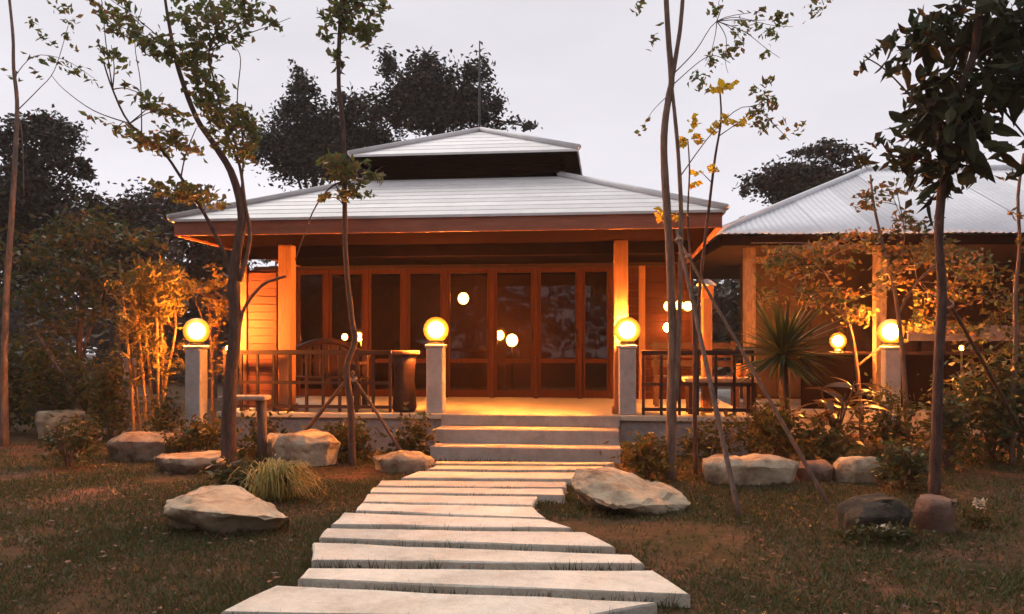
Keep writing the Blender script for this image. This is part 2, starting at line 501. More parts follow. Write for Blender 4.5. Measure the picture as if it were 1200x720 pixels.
def make_ground():
    # one sheet: finely divided near the camera and stretching to the horizon
    xs = np.concatenate([[-110, -80, -40, -25], np.arange(-16, 16.01, 0.4), [25, 40, 80, 110]])
    ys = np.concatenate([[-60, -30, -10], np.arange(-2, 24.01, 0.4), [32, 45, 80, 130]])
    mb = MB()
    vs = [(x, y, lawn_z(x, y) if abs(x) < 15 and -1 < y < 23 else 0) for y in ys for x in xs]
    nx = len(xs)
    fs = [(j * nx + i, j * nx + i + 1, (j + 1) * nx + i + 1, (j + 1) * nx + i) for j in range(len(ys) - 1) for i in range(nx - 1)]
    mb.add(vs, fs, True)
    m = bpy.data.materials.new("lawn_soil")
    m.use_nodes = True
    n, l = m.node_tree.nodes, m.node_tree.links
    b = n["Principled BSDF"]
    b.inputs["Roughness"].default_value = 0.95
    b.inputs["Specular IOR Level"].default_value = 0.1
    tc = n.new("ShaderNodeTexCoord")
    n1 = n.new("ShaderNodeTexNoise"); n1.inputs["Scale"].default_value = 1.1; n1.inputs["Detail"].default_value = 8; n1.inputs["Roughness"].default_value = 0.7
    n2 = n.new("ShaderNodeTexNoise"); n2.inputs["Scale"].default_value = 9; n2.inputs["Detail"].default_value = 8; n2.inputs["Roughness"].default_value = 0.75
    r1 = n.new("ShaderNodeValToRGB")
    e = r1.color_ramp.elements
    e[0].position, e[0].color = 0.32, (0.040, 0.042, 0.016, 1)
    e[1].position, e[1].color = 0.72, (0.21, 0.086, 0.058, 1)
    k = e.new(0.5); k.color = (0.090, 0.055, 0.030, 1)
    r2 = n.new("ShaderNodeValToRGB")
    r2.color_ramp.elements[0].position, r2.color_ramp.elements[0].color = 0.35, (0.45, 0.5, 0.45, 1)
    r2.color_ramp.elements[1].position, r2.color_ramp.elements[1].color = 0.68, (1.5, 1.3, 1.2, 1)
    mm = n.new("ShaderNodeMix"); mm.data_type = 'RGBA'; mm.blend_type = 'MULTIPLY'; mm.inputs["Factor"].default_value = 1
    bp = n.new("ShaderNodeBump"); bp.inputs["Strength"].default_value = 0.8; bp.inputs["Distance"].default_value = 0.03
    for q in (n1, n2): l.new(tc.outputs["Object"], q.inputs["Vector"])
    l.new(n1.outputs["Fac"], r1.inputs["Fac"]); l.new(n2.outputs["Fac"], r2.inputs["Fac"])
    l.new(r1.outputs["Color"], mm.inputs["A"]); l.new(r2.outputs["Color"], mm.inputs["B"])
    l.new(mm.outputs["Result"], b.inputs["Base Color"])
    l.new(n2.outputs["Fac"], bp.inputs["Height"]); l.new(bp.outputs["Normal"], b.inputs["Normal"])
    tag(mb.build("ground", m), kind="structure")
make_ground()

# ------------------------------------------------------------------ the pavilion
CX, CY, PSI = -0.49, 13.03, 0.115
FL = 0.49                                # deck level
pav = thing("garden_pavilion", (CX, CY, 0), "open timber pavilion with two tiered pale hip roof and glass wall behind the porch steps", "pavilion", rotz=-PSI)
cs, sn = math.cos(PSI), math.sin(PSI)
def u_at(px, v):
    k = (px - 600) / F
    return (k * CY + cs * k * v - CX - sn * v) / (cs + sn * k)
def loc2w(u, v, z=0.0): return Vector((CX + cs * u + sn * v, CY - sn * u + cs * v, z))
def z_at(py, u, v): return H + (HZ - py) / F * (CY - sn * u + cs * v)

DF = -2.33                               # deck front
def part(name, mb, m): return mb.build(name, M[m], pav)

# deck, plinth and steps
part("plinth", MB().box((-3.05, DF + 0.05, -0.05), (3.65, 3.3, FL - 0.07)), "concrete")
part("floor_slab", MB().box((-3.1, DF, FL - 0.068), (3.7, 3.3, FL), bev=0.008), "floor")
su0, su1 = u_at(506, -2.95), u_at(727, -2.95)
for i, (z0, z1, v0) in enumerate([(-0.03, 0.17, -3.05), (0.172, 0.345, -2.73)]):
    part("step", MB().box((su0 - 0.01 * i, v0, z0 if i == 0 else 0.0), (su1 - 0.01 * i, DF - 0.003, z1), bev=0.012), "step")
part("step", MB().box((su0, DF - 0.04, 0.347), (su1, DF - 0.004, FL - 0.004), bev=0.006), "step")

# lower roof: four slopes of overlapping courses
def roof_tier(a0, z0, a1, z1, n, name, thick=0.03, lift=0.003):
    for k in range(4):
        R = Matrix.Rotation(k * math.pi / 2, 3, 'Z')
        for i in range(n):
            t0, t1 = i / n, (i + 1) / n
            b0, b1 = a0 + (a1 - a0) * t0, a0 + (a1 - a0) * t1
            y0, y1 = z0 + (z1 - z0) * t0, z0 + (z1 - z0) * t1
            b1 = b1 - 0.005 if i < n - 1 else b1
            b1 = max(b1, 0.01)
            vs = [(-b0, -b0, y0 + lift), (b0, -b0, y0 + lift), (b1, -b1, y1), (-b1, -b1, y1),
                  (-b0, -b0, y0 + lift - thick), (b0, -b0, y0 + lift - thick), (b1, -b1, y1 - thick), (-b1, -b1, y1 - thick)]
            mb = MB()
            mb.add([R @ Vector(v) for v in vs], [(0, 1, 2, 3), (7, 6, 5, 4), (4, 5, 1, 0), (5, 6, 2, 1), (6, 7, 3, 2), (7, 4, 0, 3)])
            mb.build(name, M["roof"], pav)
        top = R @ Vector((a1, -a1, z1 + 0.03))
        bot = R @ Vector((a0 + 0.01, -a0 - 0.01, z0 + 0.025))
        MB().tube([bot, top], [0.038, 0.038], 8).build("ridge_cap", M["cap"], pav)
EZ = 2.85
roof_tier(3.25, EZ, 1.10, 3.73, 11, "roof_sheet")
roof_tier(1.56, 3.95, 0.012, 4.615, 6, "roof_sheet")
for k in range(4):
    R = Matrix.Rotation(k * math.pi / 2, 3, 'Z').to_3x3()
    f = MB().box((-3.20 + (0.04 if k % 2 else 0), -3.22, EZ - 0.19), (3.20 - (0.04 if k % 2 else 0), -3.18, EZ - 0.006), bev=0.004)
    f.v = [tuple(R @ Vector(v)) for v in f.v]
    f.build("fascia", M["fascia"], pav)
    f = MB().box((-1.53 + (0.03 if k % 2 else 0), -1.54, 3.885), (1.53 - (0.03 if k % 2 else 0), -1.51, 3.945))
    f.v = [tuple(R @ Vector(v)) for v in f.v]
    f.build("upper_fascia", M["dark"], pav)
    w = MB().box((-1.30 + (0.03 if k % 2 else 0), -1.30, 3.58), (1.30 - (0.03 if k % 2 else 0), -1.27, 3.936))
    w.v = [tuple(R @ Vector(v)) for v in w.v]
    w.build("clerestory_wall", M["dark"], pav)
    for j in range(5):
        s = MB().box((-1.29, -1.345, 3.70 + j * 0.04), (1.29, -1.302, 3.714 + j * 0.04))
        s.v = [tuple(R @ Vector(v)) for v in s.v]
        s.build("louvre_slat", M["dark"], pav)
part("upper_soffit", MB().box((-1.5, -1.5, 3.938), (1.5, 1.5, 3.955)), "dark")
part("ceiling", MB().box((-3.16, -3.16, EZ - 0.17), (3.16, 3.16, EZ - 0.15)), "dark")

# columns and ring beam
for px, v in ((336.5, -2.0), (727.5, -2.0)):
    u = u_at(px, v)
    c = part("column", MB().box((u - 0.09, v - 0.09, FL), (u + 0.09, v + 0.09, EZ - 0.172), bev=0.012), "teak")
    MB().box((u - 0.115, v - 0.115, FL + 0.001), (u + 0.115, v + 0.115, FL + 0.09), bev=0.01).build("column_foot", M["teak"], c)
ul, ur = u_at(336.5, -2.0), u_at(727.5, -2.0)
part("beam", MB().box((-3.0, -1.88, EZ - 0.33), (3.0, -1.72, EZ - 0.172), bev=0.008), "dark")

# glass wall across the back of the porch
GV = 1.0
edges = [347, 384, 430, 475, 522, 577, 628, 680, 717]
WT = 2.62
for px in edges:
    u = u_at(px, GV)
    part("wall_post", MB().box((u - 0.04, GV - 0.06, FL), (u + 0.04, GV + 0.06, WT), bev=0.006), "frame")
for a, b in zip(edges[:-1], edges[1:]):
    u0, u1 = u_at(a, GV) + 0.041, u_at(b, GV) - 0.041
    fr = MB()
    zt = 2.30
    st = 0.04
    door = 520 < a < 640
    fr.box((u0, GV - 0.03, FL + 0.01), (u0 + st, GV + 0.03, WT)).box((u1 - st, GV - 0.03, FL + 0.01), (u1, GV + 0.03, WT))
    fr.box((u0 + st, GV - 0.028, FL + 0.01), (u1 - st, GV + 0.028, FL + 0.13)).box((u0 + st, GV - 0.028, WT - 0.08), (u1 - st, GV + 0.028, WT))
    zm = z_at(423, (u0 + u1) / 2, GV)
    fr.box((u0 + st, GV - 0.026, zm - 0.035), (u1 - st, GV + 0.026, zm + 0.035))
    w = fr.build("door_leaf" if door else "window", M["frame"], pav)
    for z0, z1 in ((FL + 0.13, zm - 0.035), (zm + 0.035, WT - 0.08)):
        MB().box((u0 + st, GV - 0.006, z0), (u1 - st, GV + 0.002, z1)).build("pane", M["glass"], w)
    if door:
        MB().tube([(u1 - 0.03, GV - 0.075, 1.35), (u1 - 0.03, GV - 0.075, 1.62)], 0.012, 8).build("handle", M["iron"], w)
# room behind the glass
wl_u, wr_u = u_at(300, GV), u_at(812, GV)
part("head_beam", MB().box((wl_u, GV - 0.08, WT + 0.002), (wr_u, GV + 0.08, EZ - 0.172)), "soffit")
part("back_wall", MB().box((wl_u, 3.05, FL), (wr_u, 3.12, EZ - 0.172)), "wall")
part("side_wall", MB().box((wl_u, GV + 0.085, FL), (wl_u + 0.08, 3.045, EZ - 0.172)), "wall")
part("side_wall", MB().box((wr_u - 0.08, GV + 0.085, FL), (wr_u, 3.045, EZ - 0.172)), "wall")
# boarded wall beside the glass, on both sides
def boarded(u0, u1, v, z0, z1, pitch, m="teak_h", back="wall", gap=0.012):
    part("board_backing", MB().box((u0, v, z0), (u1, v + 0.03, z1)), back)
    n = int((z1 - z0) / pitch)
    me = MB().box((0, -0.026, 0), (u1 - u0, -0.002, pitch - gap), rot=Matrix.Rotation(0.05, 3, 'X'), bev=0.003).mesh("board")
    me.materials.append(M[m])
    copies("board", me, None, pav, [(u0, v, z0 + i * pitch) for i in range(n)])
boarded(u_at(725, GV), wr_u, GV - 0.03, FL, WT, 0.125, m="frame")
boarded(wl_u, u_at(340, GV), GV - 0.03, FL, WT, 0.125, m="frame")
u = u_at(752, GV)
part("wall_post", MB().box((u - 0.05, GV - 0.15, FL), (u + 0.05, GV - 0.06, WT)), "teak")
# low slatted screen at the left end of the porch
sv = -1.95
s0, s1 = u_at(291, sv), u_at(325, sv)
boarded(s0, s1, sv, FL + 0.05, z_at(317, s0, sv), 0.105, back="teak_h", gap=0.008)
part("screen_post", MB().box((s0 - 0.09, sv - 0.05, FL), (s0 - 0.001, sv + 0.05, z_at(312, s0, sv)), bev=0.006), "teak")

# railings along the front edge of the deck
def railing(u0, u1, v, top, step=0.205):
    r = MB().box((u0, v - 0.03, top - 0.06), (u1, v + 0.03, top), bev=0.006).box((u0, v - 0.02, FL + 0.05), (u1, v + 0.02, FL + 0.09))
    r.box((u0, v - 0.018, FL + 0.36), (u1, v + 0.018, FL + 0.40))
    o = part("railing", r, "rail")
    n = max(1, int((u1 - u0) / step))
    me = MB().box((-0.017, -0.017, FL + 0.002), (0.017, 0.017, top - 0.061)).mesh("baluster")
    me.materials.append(M["rail"])
    for i in range(n + 1):
        link("baluster", me, None, o, (u0 + 0.02 + (u1 - u0 - 0.04) * i / n, v, 0))
railing(u_at(262, -2.22), u_at(459, -2.22), -2.22, FL + 0.80)
railing(u_at(752, -2.22), u_at(884, -2.22), -2.22, FL + 0.80)

# ------------------------------------------------------------------ lamps
def lamp_pillar(u, v, z0, ztop, w, r, label, world=None, name="lamp_pillar"):
    p = loc2w(u, v, z0) if world is None else Vector(world)
    t = thing(name, p, label, "lamp", "globe lamps on concrete pillars", rotz=-PSI)
    h = ztop - z0
    MB().box((-w / 2, -w / 2, 0), (w / 2, w / 2, h - 0.045), bev=0.01).build("pillar", M["pillar"], t)
    MB().box((-w / 2 - 0.015, -w / 2 - 0.015, h - 0.044), (w / 2 + 0.015, w / 2 + 0.015, h), bev=0.008).build("pillar_cap", M["pillar"], t)
    MB().lathe([(0.10, 0), (0.10, 0.02), (0.085, 0.03), (0.085, 0.05)], 16, (0, 0, h)).build("lamp_base", M["iron"], t)
    MB().ball((0, 0, h + 0.02 + r), r, 16).build("globe", M["globe"], t)
    return t
GR = 0.165
lamp_pillar(u_at(511, -2.17), -2.17, FL, 1.365, 0.212, GR, "lit globe lamp on concrete pillar to the left of the porch steps")
lamp_pillar(u_at(735, -2.17), -2.17, FL, 1.355, 0.212, GR, "lit globe lamp on concrete pillar to the right of the porch steps, in front of the column")
lamp_pillar(0, 0, 0, 1.37, 0.205, GR, "lit globe lamp on concrete pillar in the shrubs left of the forked tree", world=P(230, 405, 10.9) * Vector((1, 1, 0)) if False else (-4.03, 10.9, -0.02))
lamp_pillar(0, 0, 0, 1.36, 0.19, GR, "lit globe lamp on concrete pillar in the shrubs before the right hand pavilion", world=(4.86, 10.95, -0.02))

def bulb_lamp(name, p, r, label, m, hang=None, stand=None, group=None, sq=1.1):
    base = Vector(p) + Vector((0, 0, hang - p[2])) if hang else (Vector((p[0], p[1], stand)) if stand is not None else Vector(p))
    t = thing(name, base, label, "lamp", group)
    MB().ball(Vector(p), r, 14, sq).build("bulb", M[m], t, off=base)
    if hang:
        MB().tube([(p[0], p[1], hang), (p[0], p[1], p[2] + r * sq + 0.03)], 0.006, 6).build("cord", M["iron"], t, off=base)
        MB().lathe([(0.03, 0), (0.035, 0.02), (0.02, 0.06)], 12, (p[0], p[1], p[2] + r * sq - 0.012)).build("lamp_holder", M["iron"], t, off=base)
    elif stand is not None:
        MB().tube([(p[0], p[1], stand + 0.02), (p[0], p[1], p[2] - r * sq + 0.01)], 0.014, 8).lathe([(0.11, 0), (0.11, 0.02), (0.03, 0.03)], 16, (p[0], p[1], stand)).build("stand", M["iron"], t, off=base)
    else:
        MB().box((p[0] - 0.025, p[1] + r * 0.6, p[2] - 0.05), (p[0] + 0.025, p[1] + r + 0.05, p[2] + 0.05)).build("bracket", M["iron"], t, off=base)
    return t
bulb_lamp("pendant_lamp", P(543, 350, 15.1), 0.095, "small round pendant lamp glowing behind the glass above the left steps pillar", "bulb", hang=EZ - 0.17)
bulb_lamp("floor_lamp", P(600, 399, 15.4), 0.105, "floor lamp with a white lit bulb inside the glass doors", "bulb", stand=FL)
bulb_lamp("floor_lamp", P(404, 395, 15.3), 0.055, "tiny white lit lamp inside the glass above the arched bench", "bulb", stand=FL)
bulb_lamp("floor_lamp", P(427, 402, 15.0), 0.075, "dim amber lamp inside the glass right of the arched bench", "bulb_soft", stand=FL)
gl = dict(group="amber lamps on the boarded wall")
for px, py, w in ((783, 359, "leftmost"), (796, 358, "middle"), (806, 359, "rightmost")):
    bulb_lamp("wall_lamp", P(px, py, 13.5), 0.07, w + " of three amber lamps in a row on the boarded wall", "bulb_soft", **gl)
bulb_lamp("wall_lamp", P(782, 384, 13.5), 0.065, "small white lit lamp on the boarded wall below the amber row", "bulb")
bulb_lamp("path_light", P(268, 409, 11.6), 0.045, "small yellow light on a short stem between the tree trunk and left globe pillar", "bulb_soft", stand=0.0)
bulb_lamp("path_light", P(1127, 408, 12.2), 0.035, "tiny white light on a stem in the dark right of the big leaved tree", "bulb_soft", stand=0.0)

# ------------------------------------------------------------------ the second pavilion
C2, PS2 = Vector((0.238 * 12.7, 12.7, 0)), 0.04
pv2 = thing("side_pavilion", C2, "long open pavilion with white corrugated hip roof at the right", "pavilion", rotz=-PS2)
E2, WD2, DP2 = 3.01, 12.0, 7.0
SL = (4.64 - E2) / 3.5
def corr(name, u0, u1, face, lift):
    """a corrugated sheet lying on one slope, cut along hips and ridge"""
    mb = MB()
    vs = []
    n = max(2, int((u1 - u0) / 0.025))
    for i in range(n + 1):
        s = u0 + (u1 - u0) * i / n
        wv = 0.009 * math.cos(2 * math.pi * s / 0.1) + lift
        length = WD2 if face == 'front' else DP2
        t = min(s, length - s, 3.5)
        t = max(t, 0.001)
        for tt in (0.0, t / 2, t):
            z = E2 + tt * SL + wv
            if face == 'front': vs.append((s, tt, z))
            else: vs.append((tt, DP2 - s, z))
    k = len(vs)
    vs += [(a, b, c - 0.006) for a, b, c in vs]
    fs = []
    for i in range(n):
        for j in range(2):
            a = i * 3 + j
            fs += [(a, a + 3, a + 4, a + 1), (k + a + 1, k + a + 4, k + a + 3, k + a)]
        a = i * 3
        fs.append((k + a, k + a + 3, a + 3, a))
    mb.add(vs, fs, True)
    mb.build(name, M["metal"], pv2)
for i in range(15): corr("roof_sheet", i * 0.8, min(WD2, i * 0.8 + 0.83), 'front', 0.0 if i % 2 else 0.008)
for i in range(9): corr("roof_sheet", i * 0.8, min(DP2, i * 0.8 + 0.83), 'left', 0.0 if i % 2 else 0.008)
r2 = MB()
r2.add([(WD2, 0, E2), (WD2, DP2, E2), (WD2 - 3.5, 3.5, 4.64), (0, DP2, E2), (3.5, 3.5, 4.64)], [(0, 1, 2), (1, 3, 4, 2)])
r2.build("rear_roof", M["metal"], pv2)
MB().tube([(0, 0, E2 + 0.03), (3.5, 3.5, 4.67)], 0.05, 8).build("ridge_cap", M["metal"], pv2)
MB().tube([(3.45, 3.5, 4.67), (8.55, 3.5, 4.67)], 0.06, 8).build("ridge_cap", M["metal"], pv2)
MB().box((0.12, 0.10, E2 - 0.16), (WD2 - 0.1, 0.14, E2 - 0.02)).build("fascia", M["dark"], pv2)
MB().box((0.10, 0.141, E2 - 0.16), (0.14, DP2 - 0.1, E2 - 0.02)).build("fascia", M["dark"], pv2)
MB().box((0.15, 0.15, E2 - 0.15), (WD2 - 0.15, DP2 - 0.15, E2 - 0.13)).build("ceiling", M["soffit"], pv2)
MB().box((0.9, 0.35, -0.05), (WD2 - 0.3, DP2 - 0.3, 0.36)).build("plinth", M["concrete"], pv2)
for u in (0.62, 2.6, 4.9, 7.2, 9.6):
    MB().box((u - 0.08, 0.42, 0.0 if u < 0.9 else 0.36), (u + 0.08, 0.58, E2 - 0.152), bev=0.008).build("post", M["bark_pale"], pv2)
MB().box((1.1, 3.2, 0.36), (WD2 - 0.5, 3.28, E2 - 0.152)).build("back_wall", M["soffit"], pv2)
for i in range(16):
    MB().box((1.15 + i * 0.62, 3.165, 0.40), (1.15 + i * 0.62 + 0.60, 3.197, E2 - 0.17)).build("wall_board", M["rail"], pv2)
cnt = MB().box((1.5, 0.70, 0.36), (WD2 - 1, 0.82, 1.20)).build("counter_wall", M["dark"], pv2)
MB().box((1.45, 0.60, 1.202), (WD2 - 0.95, 0.92, 1.25), bev=0.006).build("counter_top", M["furniture"], pv2)
MB().box((3.1, 0.665, 1.42), (WD2 - 0.95, 0.72, 1.66), bev=0.004).build("rail_board", M["grey"], pv2)
for u in (2.1, 3.3, 5.3): MB().box((u - 0.03, 0.73, 1.252), (u + 0.03, 0.79, 1.75)).build("rail_support", M["dark"], pv2)
# lamp on the counter
q = P(982, 397, 13.3)
t = thing("counter_lamp", (q.x, q.y, 1.25), "smaller lit globe lamp standing on the counter of the right hand pavilion", "lamp")
MB().lathe([(0.07, 0), (0.07, 0.02), (0.03, 0.04)], 16).build("lamp_base", M["iron"], t)
MB().ball((0, 0, 0.04 + 0.13), 0.13, 14).build("globe", M["globe"], t)

# ------------------------------------------------------------------ stepping slabs
slabs = [
    ([(322, 686), (770, 706), (675, 724), (259, 716)], "nearest pale slab, a wedge cut off by the bottom of the picture"),
    ([(360, 666), (767, 669), (809, 696), (349, 678)], "widest stepping slab reaching farthest right, just beyond the wedge shaped one"),
    ([(366, 636), (742, 650), (755, 660), (365, 656)], "long slab with square left end, beyond the widest one"),
    ([(382, 619), (687, 624), (721, 641), (374, 630)], "stepping slab level with the tip of the big left stone's underside"),
    ([(402, 601), (640, 609), (671, 619), (388, 614)], "stepping slab level with the right tip of the big left stone"),
    ([(423, 590), (625, 594), (640, 607), (417, 598)], "narrow slab just beyond the one level with the left stone's tip"),
    ([(430, 579), (630, 582), (624, 592), (425, 588)], "shortest slab, left of the bare earth by the big right rock"),
    ([(437, 571), (660, 573), (662, 580), (434, 577)], "slab that runs right up to the lower end of the big right rock"),
    ([(446, 563), (664, 565), (664, 571), (441, 569)], "slab touching the dark left edge of the big right rock"),
    ([(490, 552.5), (690, 554), (680, 561), (470, 560)], "slab partly hidden behind the top of the big right rock"),
    ([(510, 545.5), (707, 546.5), (697, 551), (500, 550)], "second slab out from the porch steps, beside the low left boulder"),
    ([(510, 540.8), (720, 541.8), (710, 544.4), (508, 543.6)], "thin slab right against the bottom porch step"),
]
def make_slab(poly, label, i):
    zt = 0.072 + 0.004 * math.sin(i * 2.3)
    bl, br, fr, fl = [G(x, y, zt) for x, y in poly]
    c = (bl + br + fr + fl) / 4
    # walk the outline with a few uneven points
    ring = []
    for a, b, k in ((fl, fr, 7), (fr, br, 2), (br, bl, 7), (bl, fl, 2)):
        for j in range(k):
            p = a.lerp(b, j / k)
            if j: p = p + Vector((random.uniform(-1, 1), random.uniform(-1, 1), 0)) * 0.011
            ring.append(p)
    n = len(ring)
    inner = [p + (c - p).normalized() * 0.012 for p in ring]
    vs = [Vector((p.x, p.y, zt + random.uniform(-.002, .002))) for p in inner] + [Vector((p.x, p.y, zt - 0.01)) for p in ring] + [Vector((p.x, p.y, -0.03)) for p in ring]
    fs = [tuple(range(n))]
    for j in range(n):
        k = (j + 1) % n
        fs += [(n + j, n + k, k, j), (2 * n + j, 2 * n + k, n + k, n + j)]
    mb = MB(); mb.add(vs, fs)
    o = mb.build("stepping_slab", M["slab"], None, off=(c.x, c.y, 0))
    o.location = (c.x, c.y, 0)
    tag(o, label, "paving slab", "stepping slabs of the path")
    return [(p.x, p.y) for p in (bl, br, fr, fl)]
slab_polys = [make_slab(p, l, i) for i, (p, l) in enumerate(slabs)]

# ------------------------------------------------------------------ rocks
def rock(tops, bots, label, m="rock", seed=0, rough=0.038, bev=0.024, group="garden boulders along the path"):
    pts = [Vector(p) for p in tops] + [Vector(p) for p in bots]
    c = sum(pts, Vector()) / len(pts)
    c.z = 0
    bm = bmesh.new()
    for p in pts: bm.verts.new(p - c)
    r = bmesh.ops.convex_hull(bm, input=bm.verts[:])
    bad = [g for g in r["geom_unused"] + r["geom_interior"] if isinstance(g, bmesh.types.BMVert) and g.is_valid]
    if bad: bmesh.ops.delete(bm, geom=list(set(bad)), context='VERTS')
    bmesh.ops.dissolve_limit(bm, angle_limit=0.12, verts=bm.verts[:], edges=bm.edges[:])
    bmesh.ops.bevel(bm, geom=bm.edges[:], offset=bev, segments=2, affect='EDGES', profile=0.6)
    bmesh.ops.triangulate(bm, faces=bm.faces[:])
    for _ in range(3):
        lim = 0.06
        es = [e for e in bm.edges if e.calc_length() > lim]
        if not es: break
        bmesh.ops.subdivide_edges(bm, edges=es, cuts=1, use_grid_fill=False)
        bmesh.ops.triangulate(bm, faces=[f for f in bm.faces if len(f.verts) > 3])
    bm.normal_update()
    o3 = Vector((seed * 7.3, seed * 3.1, seed))
    for v in bm.verts:
        q = v.co + o3
        d = noise.fractal(q * 4, 0.8, 2.1, 4) * rough + noise.noise(q * 1.7) * rough * 0.8
        # chipped ledges
        d -= abs(noise.noise(q * Vector((3, 3, 9)))) * rough * 0.7
        v.co += v.normal * d
    me = bpy.data.meshes.new("boulder")
    bm.to_mesh(me); bm.free()
    me.polygons.foreach_set("use_smooth", [True] * len(me.polygons))
    try: me.set_sharp_from_angle(angle=math.radians(32))
    except Exception: pass
    o = link("boulder", me, M[m], None, c)
    return tag(o, label, "rock", group)

# the big left stone: sloping pale top on an undercut dark base
rock([P(188, 592, 6.25), P(192, 585, 6.5), P(240, 568, 7.0), P(276, 567, 7.05), P(310, 586, 6.8), P(342, 605, 6.3), P(335, 607, 6.1), P(262, 602, 5.95), P(212, 597, 6.0), P(190, 603, 6.2)],
     [G(196, 622, -.04), G(255, 630, -.04), G(318, 626, -.04), (-1.75, 6.7, -.04), (-2.45, 6.8, -.04)], "big wedge shaped stone with a pale sloping top, on the lawn left of the path", seed=1)
# the big right rock
rock([P(664, 557, 7.25), P(680, 548, 7.5), P(716, 546, 7.6), P(760, 558, 7.5), P(800, 574, 7.2), P(797, 582, 7.0), P(745, 592, 6.65), P(712, 594, 6.6), P(690, 580, 6.9), P(672, 572, 7.0)],
     [G(694, 600, -.04), G(742, 608, -.04), G(798, 606, -.04), P(666, 570, 7.15), P(816, 590, 6.95), (0.62, 7.4, -.04), (1.3, 7.5, -.04)], "big pale rock with a dark undercut side, right of the path", seed=2, rough=0.045)
def simple_rock(x0, x1, y0, y1, dp, label, seed, m="rock", flat=0.6, skew=0.0, under=0.0, rough=0.03):
    """x0..x1, y0..y1: extent in the photo; dp: depth in metres"""
    D = (H * F) / (y1 - HZ)
    w = (x1 - x0) / F * D * 1.1
    cx = ((x0 + x1) / 2 - 600) / F * D
    h = H - (y0 - HZ) / F * (D + dp * 0.5)
    rr = random.Random(seed)
    tops, bots = [], []
    for i in range(9):
        a = 2 * math.pi * i / 9 + rr.uniform(-.2, .2)
        k = rr.uniform(0.82, 1.0)
        x, y = math.cos(a) * w / 2 * k, math.sin(a) * dp / 2 * k
        tops.append((cx + x * flat + skew * w, D + dp / 2 + y * flat, h * rr.uniform(0.9, 1.0)))
        tops.append((cx + x * 1.0, D + dp / 2 + y, h * rr.uniform(0.55, 0.8)))
        bots.append((cx + x * (.9 - under), D + dp / 2 + y * (.8 - under), -0.05))
    return rock(tops, bots, label, m, seed, rough)
simple_rock(292, 394, 507, 549, 0.8, "rounded pale boulder behind the straw coloured grass clump", 3, flat=0.78)
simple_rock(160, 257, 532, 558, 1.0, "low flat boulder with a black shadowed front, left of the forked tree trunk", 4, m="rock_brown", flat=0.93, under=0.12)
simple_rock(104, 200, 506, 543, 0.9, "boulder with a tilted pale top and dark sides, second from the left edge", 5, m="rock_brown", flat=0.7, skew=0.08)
simple_rock(26, 86, 481, 517, 0.8, "squarish pale boulder nearest the left edge of the picture", 6, flat=0.85)
simple_rock(430, 510, 528, 556, 0.6, "low rounded boulder beside the left end of the farthest slabs", 7, flat=0.45)
simple_rock(824, 946, 533, 571, 0.7, "long pale boulder behind the leaning stake right of the path", 8, flat=0.8)
simple_rock(936, 990, 541, 566, 0.5, "small grey boulder wedged between two pale ones on the right", 9, m="rock_red", flat=0.7)
simple_rock(984, 1043, 536, 568, 0.5, "buff boulder at the right end of the row beneath the broad leaved plant", 10, flat=0.75)
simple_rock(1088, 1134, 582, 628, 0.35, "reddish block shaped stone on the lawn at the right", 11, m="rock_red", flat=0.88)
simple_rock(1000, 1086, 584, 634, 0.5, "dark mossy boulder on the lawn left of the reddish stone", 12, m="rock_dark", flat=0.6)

# ------------------------------------------------------------------ trees
def limb(mb, pts, r0, r1, sub=4, n=8):
    c = catmull(pts, sub)
    k = len(c)
    mb.tube(c, [r0 + (r1 - r0) * (i / (k - 1)) ** 0.55 for i in range(k)], n, wob=0.06)

def pix_leaves(groups, D, dd, clumps=None):
    out = []
    for px, py, rx, ry, n in groups:
        c = P(px, py, D)
        out.append(blob(c, (rx / F * D, dd, ry / F * D), int(n), clumps or max(3, n // 9), 0.5))
    return np.concatenate(out)

def sapling(name, base, D, trunk, branches, crowns, label, cat="tree", bark="bark", r=(0.05, 0.02), dd=0.5):
    """trunk and branches follow the photo's lines; crowns: list of (material, leaf groups, length, width)"""
    t = thing(name, base, label, cat)
    mb = MB()
    limb(mb, trunk, r[0], r[1])
    o = mb.build("trunk", M[bark], t, off=base)
    for b in branches:
        m2 = MB(); limb(m2, b[0], b[1], b[2], n=6); m2.build("branch", M[bark], t, off=base)
    for m, groups, ln, wd in crowns:
        leaves_obj("crown", pix_leaves(groups, D, dd), ln, wd, M[m], t, 0.35)
    return t

def dense(groups, k): return [(a, b, c, d, n * k) for a, b, c, d, n in groups]

def line(D, *pp): return [P(x, y, D + (q[0] if (q := rest) else 0)) for x, y, *rest in pp]

def twigs(D, groups, root, r=0.006):
    """a thin twig from a root point to each leaf group"""
    out = []
    for px, py, rx, ry, n in groups:
        a = min(root, key=lambda q: (q[0] - px) ** 2 + (q[1] - py) ** 2 + (200 if q[1] < py else 0))
        mid = ((a[0] + px) / 2 + random.uniform(-6, 6), (a[1] + py) / 2 - 4)
        out.append((line(D, a, mid, (px, py), (px + (px - a[0]) * .3 + random.uniform(-4, 4), py + (py - a[1]) * .3)), r * 1.5, r * 0.5))
    return out

